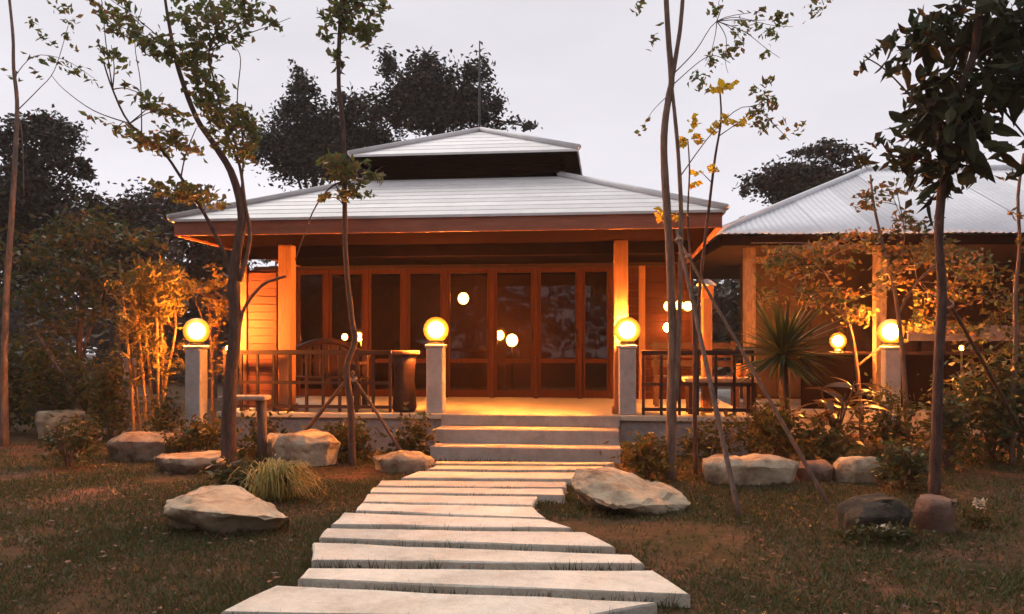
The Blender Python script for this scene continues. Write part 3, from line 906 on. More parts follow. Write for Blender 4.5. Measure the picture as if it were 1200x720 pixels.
# forked tree on the left
D = 9.2
g2 = [(235, 10, 40, 16, 60), (292, 18, 32, 14, 60), (262, 40, 32, 13, 55), (318, 30, 14, 8, 16), (120, 8, 14, 8, 14), (147, 12, 10, 14, 16), (140, 31, 22, 8, 36), (196, 58, 28, 12, 55),
      (235, 72, 26, 18, 60), (228, 40, 14, 9, 20), (246, 108, 24, 20, 85), (268, 140, 27, 24, 95), (276, 172, 24, 18, 60), (290, 145, 14, 16, 30), (185, 130, 22, 8, 36), (178, 168, 22, 9, 55), (213, 168, 18, 12, 40),
      (208, 228, 22, 10, 40), (240, 232, 24, 9, 44), (137, 150, 8, 8, 14), (166, 110, 7, 6, 8), (183, 117, 10, 4, 8), (132, 65, 14, 9, 18), (160, 45, 12, 6, 12)]
trunk2 = line(D, (270, 566), (268, 520), (270, 450), (276, 380), (274, 320), (283, 265), (281, 235), (270, 200), (250, 168), (230, 138), (212, 90), (204, 60), (195, 10), (190, -30))
br2 = [(line(D, (276, 345), (262, 296), (238, 248), (212, 208), (190, 177), (152, 145), (132, 105), (121, 72)), 0.034, 0.008),
       (line(D, (280, 385), (287, 360), (308, 334), (335, 324)), 0.028, 0.014),
       (line(D, (281, 330), (293, 280), (287, 238), (281, 195), (266, 155), (255, 110), (245, 60), (262, 20)), 0.032, 0.008),
       (line(D, (212, 208), (218, 180), (230, 150)), 0.012, 0.005),
       (line(D, (283, 225), (285, 170), (278, 120), (282, 70), (275, 55)), 0.012, 0.004),
       (line(D, (152, 145), (110, 130), (75, 105), (60, 88)), 0.008, 0.003),
       (line(D, (166, 160), (165, 100), (158, 50), (166, 10)), 0.008, 0.003)]
roots2 = [(270, 200), (250, 168), (230, 138), (212, 90), (204, 60), (190, 177), (152, 145), (132, 105), (266, 155), (255, 110), (245, 60), (238, 248)]
sapling("forked_tree", G(270, 552), D, trunk2, br2 + twigs(D, g2, roots2), [("l_tree", dense(g2, 2.7), 0.10, 0.055)],
        "forked young tree with sparse reddish leaves left of the porch steps", r=(0.105, 0.012), dd=0.55)
# straight thin tree in front of the porch
D = 9.6
g3 = [(402, 22, 22, 22, 110), (430, 34, 18, 18, 60), (412, 2, 32, 12, 60), (397, 72, 10, 12, 24), (384, 48, 8, 8, 12), (448, 10, 10, 8, 14)]
g3b = [(405, 200, 24, 14, 70), (418, 222, 20, 14, 44), (390, 188, 14, 12, 30), (436, 205, 14, 6, 18), (380, 232, 10, 6, 12)]
tr3 = line(D, (413, 552), (411, 480), (406, 432), (416, 400), (412, 372), (405, 300), (404, 240), (402, 150), (397, 100), (398, 40), (402, -30))
sapling("slender_tree", G(413, 545), D, tr3, [(line(D, (403, 212), (385, 222), (366, 250), (346, 305)), 0.012, 0.008)] + twigs(D, g3, [(398, 90), (398, 40), (402, 10)]) + twigs(D, g3b, [(403, 240)]),
        [("l_tree", dense(g3 + g3b, 1.9), 0.105, 0.055)], "slender straight tree with a leafy tuft, in front of the arched porch bench", r=(0.048, 0.022), dd=0.3)
# twin stemmed tree right of the steps
D = 8.6
g4 = [(842, 4, 14, 8, 18), (882, 24, 18, 12, 34), (906, 30, 9, 13, 26), (868, 46, 12, 8, 18), (899, 58, 5, 8, 8), (832, 66, 20, 4, 14), (850, 72, 12, 4, 8), (820, 92, 14, 8, 12), (896, 128, 16, 18, 44), (905, 145, 10, 10, 18),
      (920, 158, 18, 5, 12), (955, 4, 22, 6, 22), (770, 38, 8, 6, 8), (752, 4, 8, 5, 7), (756, 152, 8, 5, 5), (890, 105, 10, 8, 14), (830, 100, 8, 6, 8)]
tr4 = line(D, (786, 566), (787, 480), (788, 400), (785, 300), (780, 220), (778, 160), (784, 112), (787, 92), (783, 40), (779, -30))
br4 = [(line(D, (787, 96), (793, 60), (798, 25), (802, -30)), 0.026, 0.020),
       (line(D, (792, 470, -.05), (797, 350, -.05), (798, 250, -.05), (794, 170, -.04), (787, 100)), 0.030, 0.018),
       (line(D, (786, 90), (815, 60), (840, 25), (880, 15)), 0.008, 0.003), (line(D, (795, 210), (840, 150), (880, 125), (925, 165)), 0.007, 0.003),
       (line(D, (788, 100), (830, 66), (856, 74)), 0.006, 0.003), (line(D, (785, 110), (765, 130), (752, 152)), 0.005, 0.002)]
sapling("twin_stem_tree", G(786, 560), D, tr4, br4 + twigs(D, g4[:7] + g4[8:10], [(797, 40), (840, 25), (880, 125)], 0.004), [("l_tree", dense(g4, 1.6), 0.085, 0.042)],
        "tall bare tree with two twining grey stems right of the steps", r=(0.062, 0.026), dd=0.45, bark="bark_pale")
# sapling with yellow leaves
D = 8.9
g5 = [(843, 104, 22, 7, 20), (812, 142, 8, 6, 8), (868, 142, 9, 5, 9), (842, 145, 10, 9, 12), (806, 163, 13, 6, 12), (828, 200, 14, 6, 9), (811, 216, 7, 5, 6), (774, 254, 10, 8, 10), (797, 254, 7, 6, 6), (818, 163, 6, 8, 6)]
tr5 = line(D, (816, 568), (814, 440), (820, 340), (830, 250), (838, 185), (845, 140), (843, 100))
sapling("yellow_leaf_sapling", G(816, 556), D, tr5, [(line(D, (815, 470), (811, 330), (806, 260), (808, 200), (806, 163)), 0.020, 0.006), (line(D, (835, 215), (820, 200)), .006, .003), (line(D, (806, 250), (775, 254)), .006, .003), (line(D, (842, 160), (868, 142)), .006, .003)],
        [("l_yellow", dense(g5, 1.5), 0.10, 0.065)], "thin sapling with bright yellow leaves beside the twin stemmed tree", r=(0.030, 0.008), dd=0.25)
# pale trunk at the far left
D = 11.5
g1 = [(46, 32, 10, 10, 10), (56, 48, 10, 8, 10), (84, 30, 8, 8, 8), (85, 50, 8, 6, 8), (38, 64, 14, 4, 8), (70, 72, 10, 8, 14), (92, 86, 14, 4, 12), (108, 92, 6, 4, 5), (38, 82, 6, 6, 6), (62, 4, 12, 8, 10), (80, 12, 12, 6, 12), (5, 85, 10, 12, 8)]
tr1 = line(D, (6, 525), (5, 440), (8, 340), (14, 250), (18, 180), (20, 120), (16, 80), (15, 40), (8, -30))
sapling("pale_slim_tree", G(6, 520), D, tr1, [(line(D, (20, 130), (45, 105), (64, 82), (80, 30)), 0.009, 0.004), (line(D, (20, 130), (26, 160), (28, 230)), 0.01, 0.006), (line(D, (17, 90), (40, 66), (75, 70), (110, 92)), 0.007, 0.003)],
        [("l_tree", dense(g1, 1.5), 0.10, 0.05)], "slim pale trunked tree against the left edge of the picture", r=(0.06, 0.016), dd=0.3, bark="bark_pale")

# broad leaved dark tree at the right: large leaves built one by one
def big_leaf_mesh(seed):
    rr = random.Random(seed)
    half = [(.10, .10, .02), (.20, .28, .03), (.22, .45, .02), (.17, .64, .0), (.09, .84, -.04)]
    out = [(0, 0, 0)] + [(-x, y, z) for x, y, z in half] + [(0, 1.08, -.12)] + [(x, y, z) for x, y, z in reversed(half)]
    out = [(x * rr.uniform(.9, 1.15), y * rr.uniform(.95, 1.05), z) for x, y, z in out]
    mid = [(0, .3, -.05), (0, .6, -.06)]
    vs = out + mid
    n = len(out)
    a, b = n, n + 1
    fs = [(0, a, 1), (1, a, 2), (2, a, 3), (3, a, b), (3, b, 4), (4, b, 5), (5, b, 6), (6, b, 7), (7, b, 8), (8, b, 9), (9, b, a), (9, a, 10), (10, a, 11), (11, a, 0)]
    me = bpy.data.meshes.new("leaf")
    me.from_pydata(vs, [], fs)
    me.materials.append(M["l_bigobj"])
    return me
m = mat("broad_leaf_single", (0.022, 0.038, 0.014), (0.058, 0.042, 0.018), 3, 0.65, spec=0.08)
M["l_bigobj"] = m
D = 7.3
base = G(1095, 580)
bt = thing("broad_leaved_tree", base, "tree with large dark drooping leaves filling the upper right corner", "tree")
mb = MB(); limb(mb, [P(x, y, D + dz) for x, y, dz in [(1094, 588, 0), (1098, 500, 0), (1100, 420, 0), (1104, 340, 0), (1100, 280, 0), (1103, 230, 0), (1108, 180, -.05), (1120, 120, -.1), (1142, 60, -.2), (1150, -20, -.3)]], 0.052, 0.03)
mb.build("trunk", M["bark"], bt, off=base)
for pts, r in (([(1112, 160), (1085, 135), (1060, 105), (1035, 80), (1012, 66)], .014), ([(1120, 120), (1155, 110), (1185, 140), (1205, 165)], .02), ([(1106, 200), (1075, 185), (1045, 182), (1030, 160)], .014),
               ([(1140, 60), (1110, 40), (1085, 30)], .016), ([(1140, 70), (1180, 50), (1215, 60)], .018), ([(1112, 165), (1135, 190), (1140, 210)], .012)):
    m2 = MB(); limb(m2, [P(x, y, D - .05) for x, y in pts], r, r * .35, n=6); m2.build("branch", M["bark_dark"], bt, off=base)
gb = [(1150, 28, 50, 26, 46), (1100, 22, 20, 16, 16), (1092, 46, 14, 10, 9), (1075, 50, 9, 9, 5), (1150, 92, 48, 26, 48), (1112, 112, 34, 20, 28), (1078, 142, 20, 16, 14), (1108, 160, 36, 22, 34), (1104, 195, 24, 18, 22), (1192, 60, 26, 44, 36),
      (1136, 150, 14, 16, 10), (1195, 172, 6, 10, 4), (1190, 110, 20, 14, 12), (1104, 222, 9, 10, 6), (1070, 110, 10, 8, 3), (1140, 182, 5, 12, 4), (1120, 135, 40, 30, 20), (1195, 200, 5, 12, 3), (1182, 22, 24, 18, 16), (1196, 92, 14, 20, 10), (1062, 28, 10, 8, 4)]
lm = [big_leaf_mesh(s) for s in range(4)]
cnt_l = 0
for px, py, rx, ry, n in gb:
    for c in blob(P(px, py, D), (rx / F * D, 0.5, ry / F * D), n, max(3, n // 3), 0.7):
        o = link("leaf", random.choice(lm), None, bt, Vector(c) - base)
        o.rotation_euler = (math.radians(random.gauss(-115, 30)), random.gauss(0, .5), random.uniform(0, 6.28))
        s = random.uniform(0.17, 0.27); o.scale = (s, s, s)
gs = [(px, py, rx * 1.15, ry * 1.1, n * 4.2) for px, py, rx, ry, n in gb] + [(1060, 182, 34, 12, 80), (1015, 70, 9, 6, 14), (1036, 92, 12, 8, 10), (1034, 160, 6, 10, 12), (1018, 182, 8, 6, 8)]
leaves_obj("crown", pix_leaves(gs, D, 0.5), 0.13, 0.055, M["l_big"], bt, 0.5, kind="stuff")

# rusty leaved sapling by the right globe pillar, and others lit by the lamps
D = 10.6
g8 = [(1040, 222, 36, 12, 50), (1012, 240, 16, 10, 20), (1060, 262, 30, 16, 60), (1000, 285, 40, 14, 60), (940, 288, 40, 10, 55), (905, 300, 25, 10, 25), (1070, 300, 36, 26, 90), (1118, 300, 30, 22, 80), (1130, 345, 24, 20, 60), (1090, 345, 30, 20, 50), (960, 315, 40, 14, 50), (1040, 320, 28, 20, 50), (1010, 345, 24, 12, 30), (1100, 385, 20, 16, 24)]
tr8 = line(D, (1064, 540), (1062, 480), (1056, 400), (1048, 340), (1034, 285), (1024, 240), (1020, 205))
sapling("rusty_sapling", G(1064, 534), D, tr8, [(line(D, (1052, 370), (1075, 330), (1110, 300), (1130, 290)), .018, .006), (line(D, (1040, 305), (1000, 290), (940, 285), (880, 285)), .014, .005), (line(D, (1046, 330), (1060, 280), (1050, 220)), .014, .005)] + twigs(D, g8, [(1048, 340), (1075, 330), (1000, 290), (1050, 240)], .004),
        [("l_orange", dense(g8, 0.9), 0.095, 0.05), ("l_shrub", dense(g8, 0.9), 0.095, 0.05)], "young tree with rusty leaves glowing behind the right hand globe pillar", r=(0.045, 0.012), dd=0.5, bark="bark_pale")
D = 9.6
g9 = [(1192, 290, 10, 12, 20), (1185, 250, 10, 10, 12), (1196, 330, 8, 12, 14)]
sapling("bare_slim_tree", G(1186, 545), D, line(D, (1186, 548), (1187, 480), (1190, 400), (1190, 340), (1195, 290), (1193, 230), (1200, 180)), [], [("l_orange", g9, 0.09, 0.05)],
        "slim trunk lit orange at the right edge of the picture", r=(0.036, 0.015), dd=0.2, bark="bark_pale")
D = 11.4
g8b = [(915, 315, 30, 16, 90), (960, 345, 36, 16, 110), (1000, 372, 26, 14, 70), (1150, 320, 36, 22, 120), (1175, 360, 30, 24, 110), (1140, 385, 24, 18, 70), (900, 350, 16, 16, 40), (1080, 380, 20, 20, 60), (1190, 400, 24, 24, 80), (945, 300, 40, 10, 60)]
sapling("rusty_sapling", G(1010, 523), D, line(D, (1010, 530), (1008, 470), (1000, 400), (985, 350), (960, 310)), [(line(D, (1004, 430), (1050, 395), (1110, 370), (1160, 340)), .02, .006), (line(D, (990, 370), (950, 350), (912, 330)), .014, .005)] + twigs(D, g8b, [(985, 350), (1110, 370), (950, 350), (1160, 340)], .004),
        [("l_shrub", dense(g8b, 1.4), 0.10, 0.055), ("l_orange", dense(g8b, .35), 0.10, 0.05)], "dim spreading young tree in front of the right pavilion's counter", r=(0.04, 0.012), dd=0.4, bark="bark")
# bushy trees at left, lamp light painted into the crown with orange leaves
D = 13.0
g10 = [(110, 270, 45, 26, 220), (60, 290, 45, 26, 200), (140, 320, 30, 24, 140), (90, 330, 40, 24, 180), (30, 340, 35, 26, 150), (60, 370, 36, 20, 130), (120, 365, 30, 18, 90), (20, 300, 25, 20, 90), (165, 280, 22, 18, 80)]
sapling("bushy_tree", G(92, 515, 0.0), D, line(D, (90, 508), (92, 440), (95, 370), (100, 320), (110, 270)), [(line(D, (93, 430), (108, 380), (125, 330), (140, 310)), .03, .012), (line(D, (93, 400), (70, 350), (50, 300)), .025, .01)],
        [("l_shrub", g10, 0.13, 0.07), ("l_orange", [(x + 8, y + 4, rx * .9, ry * .9, n // 2) for x, y, rx, ry, n in g10], 0.12, 0.06)], "bushy small tree at the left, its orange lamp light put into the leaf colours", r=(0.06, 0.03), dd=0.8)

# bamboo clump left of the lamp
D = 11.4
base = G(180, 523)
t = thing("bamboo_clump", base, "clump of thin bamboo canes glowing beside the left globe pillar", "bamboo")
for i, (x0, x1, yt) in enumerate([(158, 146, 325), (172, 162, 345), (181, 168, 318), (186, 184, 340), (192, 189, 326), (164, 150, 365), (188, 206, 345)]):
    dz = random.uniform(-.3, .4)
    mb = MB()
    pts = catmull([P(x0, 525, D + dz), P(x0 + (x1 - x0) * .35, 450, D + dz), P(x1, yt + 40, D + dz), P(x1 - 6, yt - 20, D + dz)], 5)
    k = len(pts)
    mb.tube(pts, [(0.022 if j % 3 else 0.026) * (1 - .55 * j / k) for j in range(k)], 7)
    mb.build("cane", M["bamboo"], t, off=base)
leaves_obj("foliage", pix_leaves([(160, 335, 24, 22, 260), (185, 330, 24, 22, 260), (175, 365, 26, 24, 240), (205, 350, 14, 24, 140), (200, 320, 18, 14, 120), (155, 385, 18, 28, 160), (185, 420, 24, 30, 160)], D, .5), 0.17, 0.032, M["l_bamboo"], t, 0.6)
# second, leafier canopy behind the lamp
D = 12.2
g11 = [(240, 345, 26, 22, 120), (265, 370, 18, 26, 90), (215, 335, 20, 16, 80), (255, 320, 20, 14, 60), (205, 400, 14, 30, 60), (262, 420, 16, 24, 60)]
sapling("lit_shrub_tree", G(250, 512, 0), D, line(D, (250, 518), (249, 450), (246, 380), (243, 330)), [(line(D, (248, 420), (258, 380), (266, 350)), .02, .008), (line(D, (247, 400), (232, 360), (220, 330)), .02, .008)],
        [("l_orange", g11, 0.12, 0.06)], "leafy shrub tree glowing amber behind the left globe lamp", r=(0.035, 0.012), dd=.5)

# ------------------------------------------------------------------ trees behind the buildings
def crown_tree(name, px, py, rx, ry, D, n, label, clumps=26, extra=(), group="dark trees behind the pavilions", ln=0.16):
    c = P(px, py, D)
    base = Vector((c.x, c.y, 0))
    t = thing(name, base, label, "tree", group)
    mb = MB()
    limb(mb, [base - Vector((0, 0, .1)), base + Vector((.1, 0, c.z * .4)), c + Vector((0, 0, -.2)), c + Vector((.1, 0, ry / F * D * .7))], 0.22, 0.05)
    mb.build("trunk", M["bark_dark"], t, off=base)
    for k in range(9):
        a_ = random.uniform(0, 6.28); e_ = random.uniform(.5, 1.05)
        tip = c + Vector((math.cos(a_) * rx * e_, math.sin(a_) * rx * .6, random.uniform(.0, 1.05) * ry)) * (D / F)
        mid = base.lerp(c, random.uniform(.5, .95))
        m2 = MB(); limb(m2, [mid, mid.lerp(tip, .5) + Vector((0, 0, .15)), tip], .07, .012, n=5); m2.build("branch", M["bark_dark"], t, off=base)
    pts = [blob(c, (rx / F * D, rx / F * D * .8, ry / F * D), n * 3.2, clumps + 16, 0.42)]
    for ex, ey, erx, ery, en in extra:
        pts.append(blob(P(ex, ey, D), (erx / F * D, .8, ery / F * D), en * 2.6, max(4, en // 40), .55))
        m2 = MB(); limb(m2, [c + Vector((0, 0, -.6)), P((px + ex) / 2, (py + ey) / 2 + 6, D), P(ex, ey, D)], .08, .02, n=6); m2.build("branch", M["bark_dark"], t, off=base)
    leaves_obj("crown", np.concatenate(pts), ln, ln * .5, M["l_bg"], t, .2)
    return t
crown_tree("broad_tree", 30, 250, 62, 90, 21, 4200, "tall dark tree mass behind the pale trunk at the far left", 30, [(70, 165, 28, 28, 500), (88, 195, 14, 12, 200), (45, 150, 30, 16, 300), (5, 160, 20, 20, 200)])
crown_tree("broad_tree", 130, 300, 70, 55, 20, 3600, "low dark tree between the far left tree and the pavilion roof", 30, [(150, 250, 40, 14, 300), (105, 245, 30, 14, 200)])
crown_tree("broad_tree", 245, 285, 50, 55, 22, 1500, "thin crowned dark tree showing under the left end of the pavilion eaves", 20, [(215, 250, 25, 16, 200)])
crown_tree("broad_tree", 368, 170, 62, 52, 25, 3400, "dark pointed tree rising left of the upper roof tier", 26, [(356, 105, 18, 18, 260), (340, 130, 22, 18, 220), (415, 135, 26, 18, 300), (310, 175, 22, 18, 250), (400, 110, 16, 10, 90), (352, 88, 8, 8, 40)])
crown_tree("broad_tree", 512, 118, 62, 38, 24, 3000, "dark spreading tree rising directly behind the upper roof tier", 26, [(458, 78, 16, 10, 160), (492, 75, 18, 20, 260), (560, 85, 20, 18, 220), (585, 125, 16, 10, 90), (615, 148, 14, 5, 50), (450, 130, 24, 24, 300), (570, 140, 24, 16, 220), (540, 110, 30, 14, 200)])
crown_tree("broad_tree", 940, 215, 60, 24, 24, 2000, "low dark tree rising behind the left slope of the corrugated roof", 18, [(960, 178, 26, 10, 160), (985, 185, 20, 12, 160), (885, 220, 14, 14, 120), (1012, 195, 16, 14, 160), (910, 205, 14, 10, 90)])
crown_tree("broad_tree", 1090, 225, 60, 30, 27, 1200, "dark tree hidden behind the right hand roof and big leaved tree", 14)
crown_tree("broad_tree", 432, 178, 44, 30, 26, 1500, "low dark tree joining the pointed tree and the spreading tree behind the roof", 14)
crown_tree("broad_tree", 185, 255, 46, 34, 24, 1500, "dark tree between the far left mass and the left roof corner", 14)
# mast behind the roof
q = P(562, 405, 19)
mb = MB().tube([(q.x, q.y, -0.1), (q.x, q.y, 5.0), P(562, 48, 19)], [0.045, 0.04, 0.014], 8)
o = mb.build("antenna_mast", M["iron"], None, off=(q.x, q.y, 0)); o.location = (q.x, q.y, 0)
tag(o, "thin dark mast standing up behind the peak of the pavilion roof", "mast")
# belt of trees, distant ahead and nearer on the unseen sides
pts = []
for i in range(150):
    a = rng.uniform(-1.0, 1.0)
    d = rng.uniform(30, 46)
    x = a * d * 1.1
    pts.append(blob((x, d, 1.4 + rng.uniform(0, 1.8)), (2.4, 1.6, 2.3), 260, 8, .7))
for i in range(170):                     # unseen wood round and behind the viewer, raised to shade fronts, reflected in glass
    a = rng.uniform(.90, 5.38)
    d = rng.uniform(15, 20)
    pts.append(blob((math.sin(a) * d * 1.15, 4 + math.cos(a) * d, 2.6 + rng.uniform(-.8, 3.6)), (2.8, 2.4, 2.8), 260, 10, .7))
tag(leaves_obj("encircling_wood", np.concatenate(pts), .55, .32, M["l_bg"], None, .2), "dark belt of trees behind the pavilions, carried on unseen round the viewer to shade the garden", "trees", kind="stuff")

# ------------------------------------------------------------------ stakes that prop the trees
def stake(top, bot, r, label, m="stake"):
    b = Vector(bot)
    mb = MB(); c = catmull([b - Vector((0, 0, .04)), b.lerp(Vector(top), .5) + Vector((random.uniform(-.02, .02), 0, 0)), top], 5)
    mb.tube(c, [r * (1 - .25 * i / (len(c) - 1)) for i in range(len(c))], 7, wob=.07)
    o = mb.build("wooden_stake", M[m], None, off=b); o.location = b
    q = b.lerp(Vector(top), .955) - b
    dv_ = (Vector(top) - b).normalized()
    x_ = dv_.cross(Vector((0, 1, 0))).normalized(); y_ = dv_.cross(x_)
    ring = [q + dv_ * (.012 * math.sin(k)) + (x_ * math.cos(k * .7) + y_ * math.sin(k * .7)) * (r + .012) for k in range(28)]
    MB().tube(ring, .007, 5).build("rope_tie", M["stake_pale"], o)
    return tag(o, label, "stake", "stakes propping the young trees")
stake(P(34, 375, 12.8), G(112, 510), .045, "slanting stake in front of the bushy tree at the far left")
stake(P(414, 436, 9.63), (-2.78, 10.36, 0), .028, "dark stake slanting down left from the slender straight tree")
stake(P(412, 440, 9.55), G(480, 542, 0), .022, "thin stake slanting down right from the slender straight tree")
stake(P(793, 270, 8.55), G(868, 606), .023, "stouter stake leaning right, with its foot nearest the big right rock")
stake(P(800, 290, 8.7), G(974, 592), .019, "long thin stake reaching right to the lawn before the small grey boulder")
stake(P(1106, 345, 7.35), G(1216, 540), .022, "thin stake slanting right from the big leaved tree's trunk")
stake(P(820, 300, 8.95), P(905, 322, 9.6), .008, "thin twig like cane hanging between the yellow sapling and right pavilion") if False else None

# ------------------------------------------------------------------ plants
def shrub(name, px0, px1, py0, py1, n, m, label, ln=.09, wd=.045, dp=.6, group="low shrubs in the beds", D=None, stems=5):
    D = D or H * F / (py1 - HZ)
    base = Vector((((px0 + px1) / 2 - 600) / F * D, D, 0))
    w, h = (px1 - px0) / F * D / 2, H - (py0 - HZ) / F * D
    t = thing(name, base, label, "shrub", group)
    mb = MB()
    for i in range(stems):
        a = random.uniform(0, 6.28)
        limb(mb, [base + Vector((0, 0, -.03)), base + Vector((math.cos(a) * w * .3, math.sin(a) * dp * .2, h * .5)), base + Vector((math.cos(a) * w * .7, math.sin(a) * dp * .35, h * .85))], .012, .004, 3, 5)
    mb.build("stem", M["bark"], t, off=base)
    leaves_obj("foliage", blob(base + Vector((0, 0, h * .52)), (w, dp / 2, h * .5), n, max(6, n // 40), .7), ln, wd, M[m], t, .1, up=.3)
    return t
shrub("leafy_shrub", 165, 222, 462, 512, 420, "l_shrub", "dark green shrub just left of the left globe pillar", D=10.7)
shrub("leafy_shrub", 212, 268, 488, 532, 420, "l_gold", "gold green shrub at the foot of the left globe pillar", D=10.4)
shrub("leafy_shrub", 55, 105, 492, 548, 380, "l_shrub", "dark shrub between the two leftmost boulders")
shrub("leafy_shrub", 372, 446, 492, 545, 560, "l_shrub", "shrub at the foot of the slender straight tree", D=10.0)
shrub("leafy_shrub", 455, 506, 490, 535, 380, "l_shrub", "shrub against the deck left of the porch steps", D=10.15, dp=.4)
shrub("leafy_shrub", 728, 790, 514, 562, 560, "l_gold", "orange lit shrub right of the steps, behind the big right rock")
shrub("leafy_shrub", 255, 318, 535, 585, 520, "l_shrub", "green shrub around the base of the forked tree trunk", D=7.9)
shrub("leafy_shrub", 862, 945, 478, 540, 800, "l_shrub", "dark shrub below the spiky palm behind the long boulder", D=9.6)
shrub("leafy_shrub", 800, 862, 494, 540, 360, "l_shrub", "low shrub against the right end of the deck", D=9.9, dp=.4)
shrub("leafy_shrub", 1030, 1085, 518, 574, 480, "l_shrub", "rounded shrub right of the buff boulder")
shrub("leafy_shrub", 1000, 1080, 455, 540, 700, "l_shrub", "tall dark shrub hiding the foot of the right globe pillar", D=10.3)
shrub("leafy_shrub", 1110, 1220, 418, 560, 1700, "l_shrub", "large dark shrub filling the bed at the far right", D=9.8, dp=1.2, ln=.11, wd=.06, stems=9)
shrub("leafy_shrub", 940, 1010, 500, 545, 420, "l_shrub", "low shrub under the broad glossy leaves", D=9.3)
shrub("leafy_shrub", 270, 350, 485, 520, 360, "l_shrub", "low shrub along the deck behind the rounded pale boulder", D=10.3, dp=.4)
shrub("leafy_shrub", -40, 60, 400, 520, 1400, "l_shrub", "dark bush under the pale trunk at the left edge", D=13.4, dp=1.2, ln=.12, wd=.07, stems=9)
shrub("leafy_shrub", 50, 150, 440, 515, 900, "l_shrub", "dark bush before the fence at left", D=12.9, dp=.6, ln=.11, wd=.06)

shrub("leafy_shrub", 95, 165, 425, 505, 800, "l_gold", "tall gold green shrub left of the bamboo clump", D=12.2, dp=.6, ln=.11, wd=.055)
shrub("leafy_shrub", 20, 100, 395, 500, 900, "l_gold", "tall yellowish bush behind the foot of the far left stake", D=13.0, dp=.8, ln=.12, wd=.06)
shrub("leafy_shrub", 1080, 1140, 470, 560, 500, "l_shrub", "open green shrub just right of the big leaved tree's trunk", D=9.2, dp=.5, ln=.1, wd=.05)
shrub("leafy_shrub", 200, 240, 500, 540, 240, "l_shrub", "small shrub between the flat boulder and the left pillar", D=10.0, dp=.4)

# straw coloured grass clump
base = G(318, 586)
t = thing("grass_clump", base, "straw coloured clump of long arching grass by the rounded pale boulder", "grass clump")
V, T, o = [], [], 0
def blade(mbv, mbt, b, d, L, w, h, o, segs=5):
    side = Vector((-d.y, d.x, 0)).normalized()
    for i in range(segs + 1):
        s = i / segs
        p = b + d * (L * (s ** 1.1)) + Vector((0, 0, h * (1.9 * s - 1.25 * s * s * (1 + .35 * s))))
        ww = w * (1 - s * .92) * (1 if s else .6)
        mbv += [p - side * ww, p + side * ww]
    for i in range(segs):
        a = o + 2 * i
        mbt += [(a, a + 1, a + 3), (a, a + 3, a + 2)]
    return o + 2 * (segs + 1)
for i in range(420):
    a = random.gauss(0.1, 1.3)
    d = Vector((math.cos(a), -math.sin(a) * .8 if random.random() < .5 else math.sin(a) * .8, 0))
    b = Vector((random.gauss(0, .07), random.gauss(0, .06), -.02))
    o = blade(V, T, b, d, random.uniform(.15, .5), .010, random.uniform(.28, .62), o)
link("blades", np_mesh("blades", np.array([tuple(v) for v in V]), np.array(T)), M["l_clump"], t)

# spiky palm
def palm_blade(L, w):
    mb = MB()
    n = 6
    vs, fs = [], []
    for i in range(n + 1):
        s = i / n
        ww = w * math.sin(math.pi * (0.12 + .86 * s)) * (1 - .3 * s)
        z = -.12 * L * s * s
        vs += [(-ww, s * L, z), (0, s * L, z - ww * .5), (ww, s * L, z)]
    for i in range(n):
        for j in range(2):
            a = i * 3 + j
            fs.append((a, a + 1, a + 4, a + 3))
    mb.add(vs, fs, True)
    me = mb.mesh("blade"); me.materials.append(M["l_palm"])
    return me
c = P(918, 412, 10.0)
base = Vector((c.x, c.y, 0))
t = thing("spiky_palm", base, "palm with stiff spiky radiating leaves right of the porch", "palm")
mb = MB(); limb(mb, [base - Vector((0, 0, .05)), base + Vector((.02, 0, .6)), c - Vector((0, 0, .05))], .075, .06); mb.build("trunk", M["bark_dark"], t, off=base)
pm = [palm_blade(.70, .024), palm_blade(.58, .022), palm_blade(.78, .02)]
for i in range(150):
    o = link("blade", random.choice(pm), None, t, c - base + Vector((0, 0, random.uniform(-.08, .05))))
    el = math.radians(random.uniform(-35, 85))
    o.rotation_euler = Euler((el, random.gauss(0, .3), random.uniform(0, 6.28)), 'XYZ')

# broad glossy plant lit orange
def broad_leaf(L, w):
    mb = MB(); vs, fs = [], []
    n = 7
    for i in range(n + 1):
        s = i / n
        ww = w * math.sin(math.pi * min(1, .04 + .96 * s)) ** .8
        z = .10 * L * s - .42 * L * s * s
        vs += [(-ww, s * L, z + ww * .25), (0, s * L, z), (ww, s * L, z + ww * .25)]
    for i in range(n):
        for j in range(2):
            a = i * 3 + j
            fs.append((a, a + 1, a + 4, a + 3))
    mb.add(vs, fs, True)
    me = mb.mesh("leaf"); me.materials.append(M["l_helic"])
    return me
bl_m = [broad_leaf(.36, .055), broad_leaf(.30, .045), broad_leaf(.42, .06)]
base = G(978, 535); base.y = 9.7; base.x = .378 * 9.7; base.z = 0
t = thing("broad_leaf_plant", base, "plant with broad glossy leaves catching orange light below the counter lamp", "plant")
st = MB()
for i in range(14):
    top = base + Vector((random.gauss(0, .17), random.gauss(0, .15), random.uniform(.3, .98)))
    st.tube(catmull([base + Vector((random.gauss(0, .06), random.gauss(0, .05), -.02)), base.lerp(top, .6) + Vector((0, 0, .08)), top], 4), .009, 5)
    for k in range(4):
        o = link("leaf", random.choice(bl_m), None, t, top - base - Vector((0, 0, random.uniform(0, .18))))
        o.rotation_euler = (math.radians(random.uniform(-5, 45)), random.gauss(0, .2), random.uniform(0, 6.28))
st.build("stem", M["bark"], t, off=base)
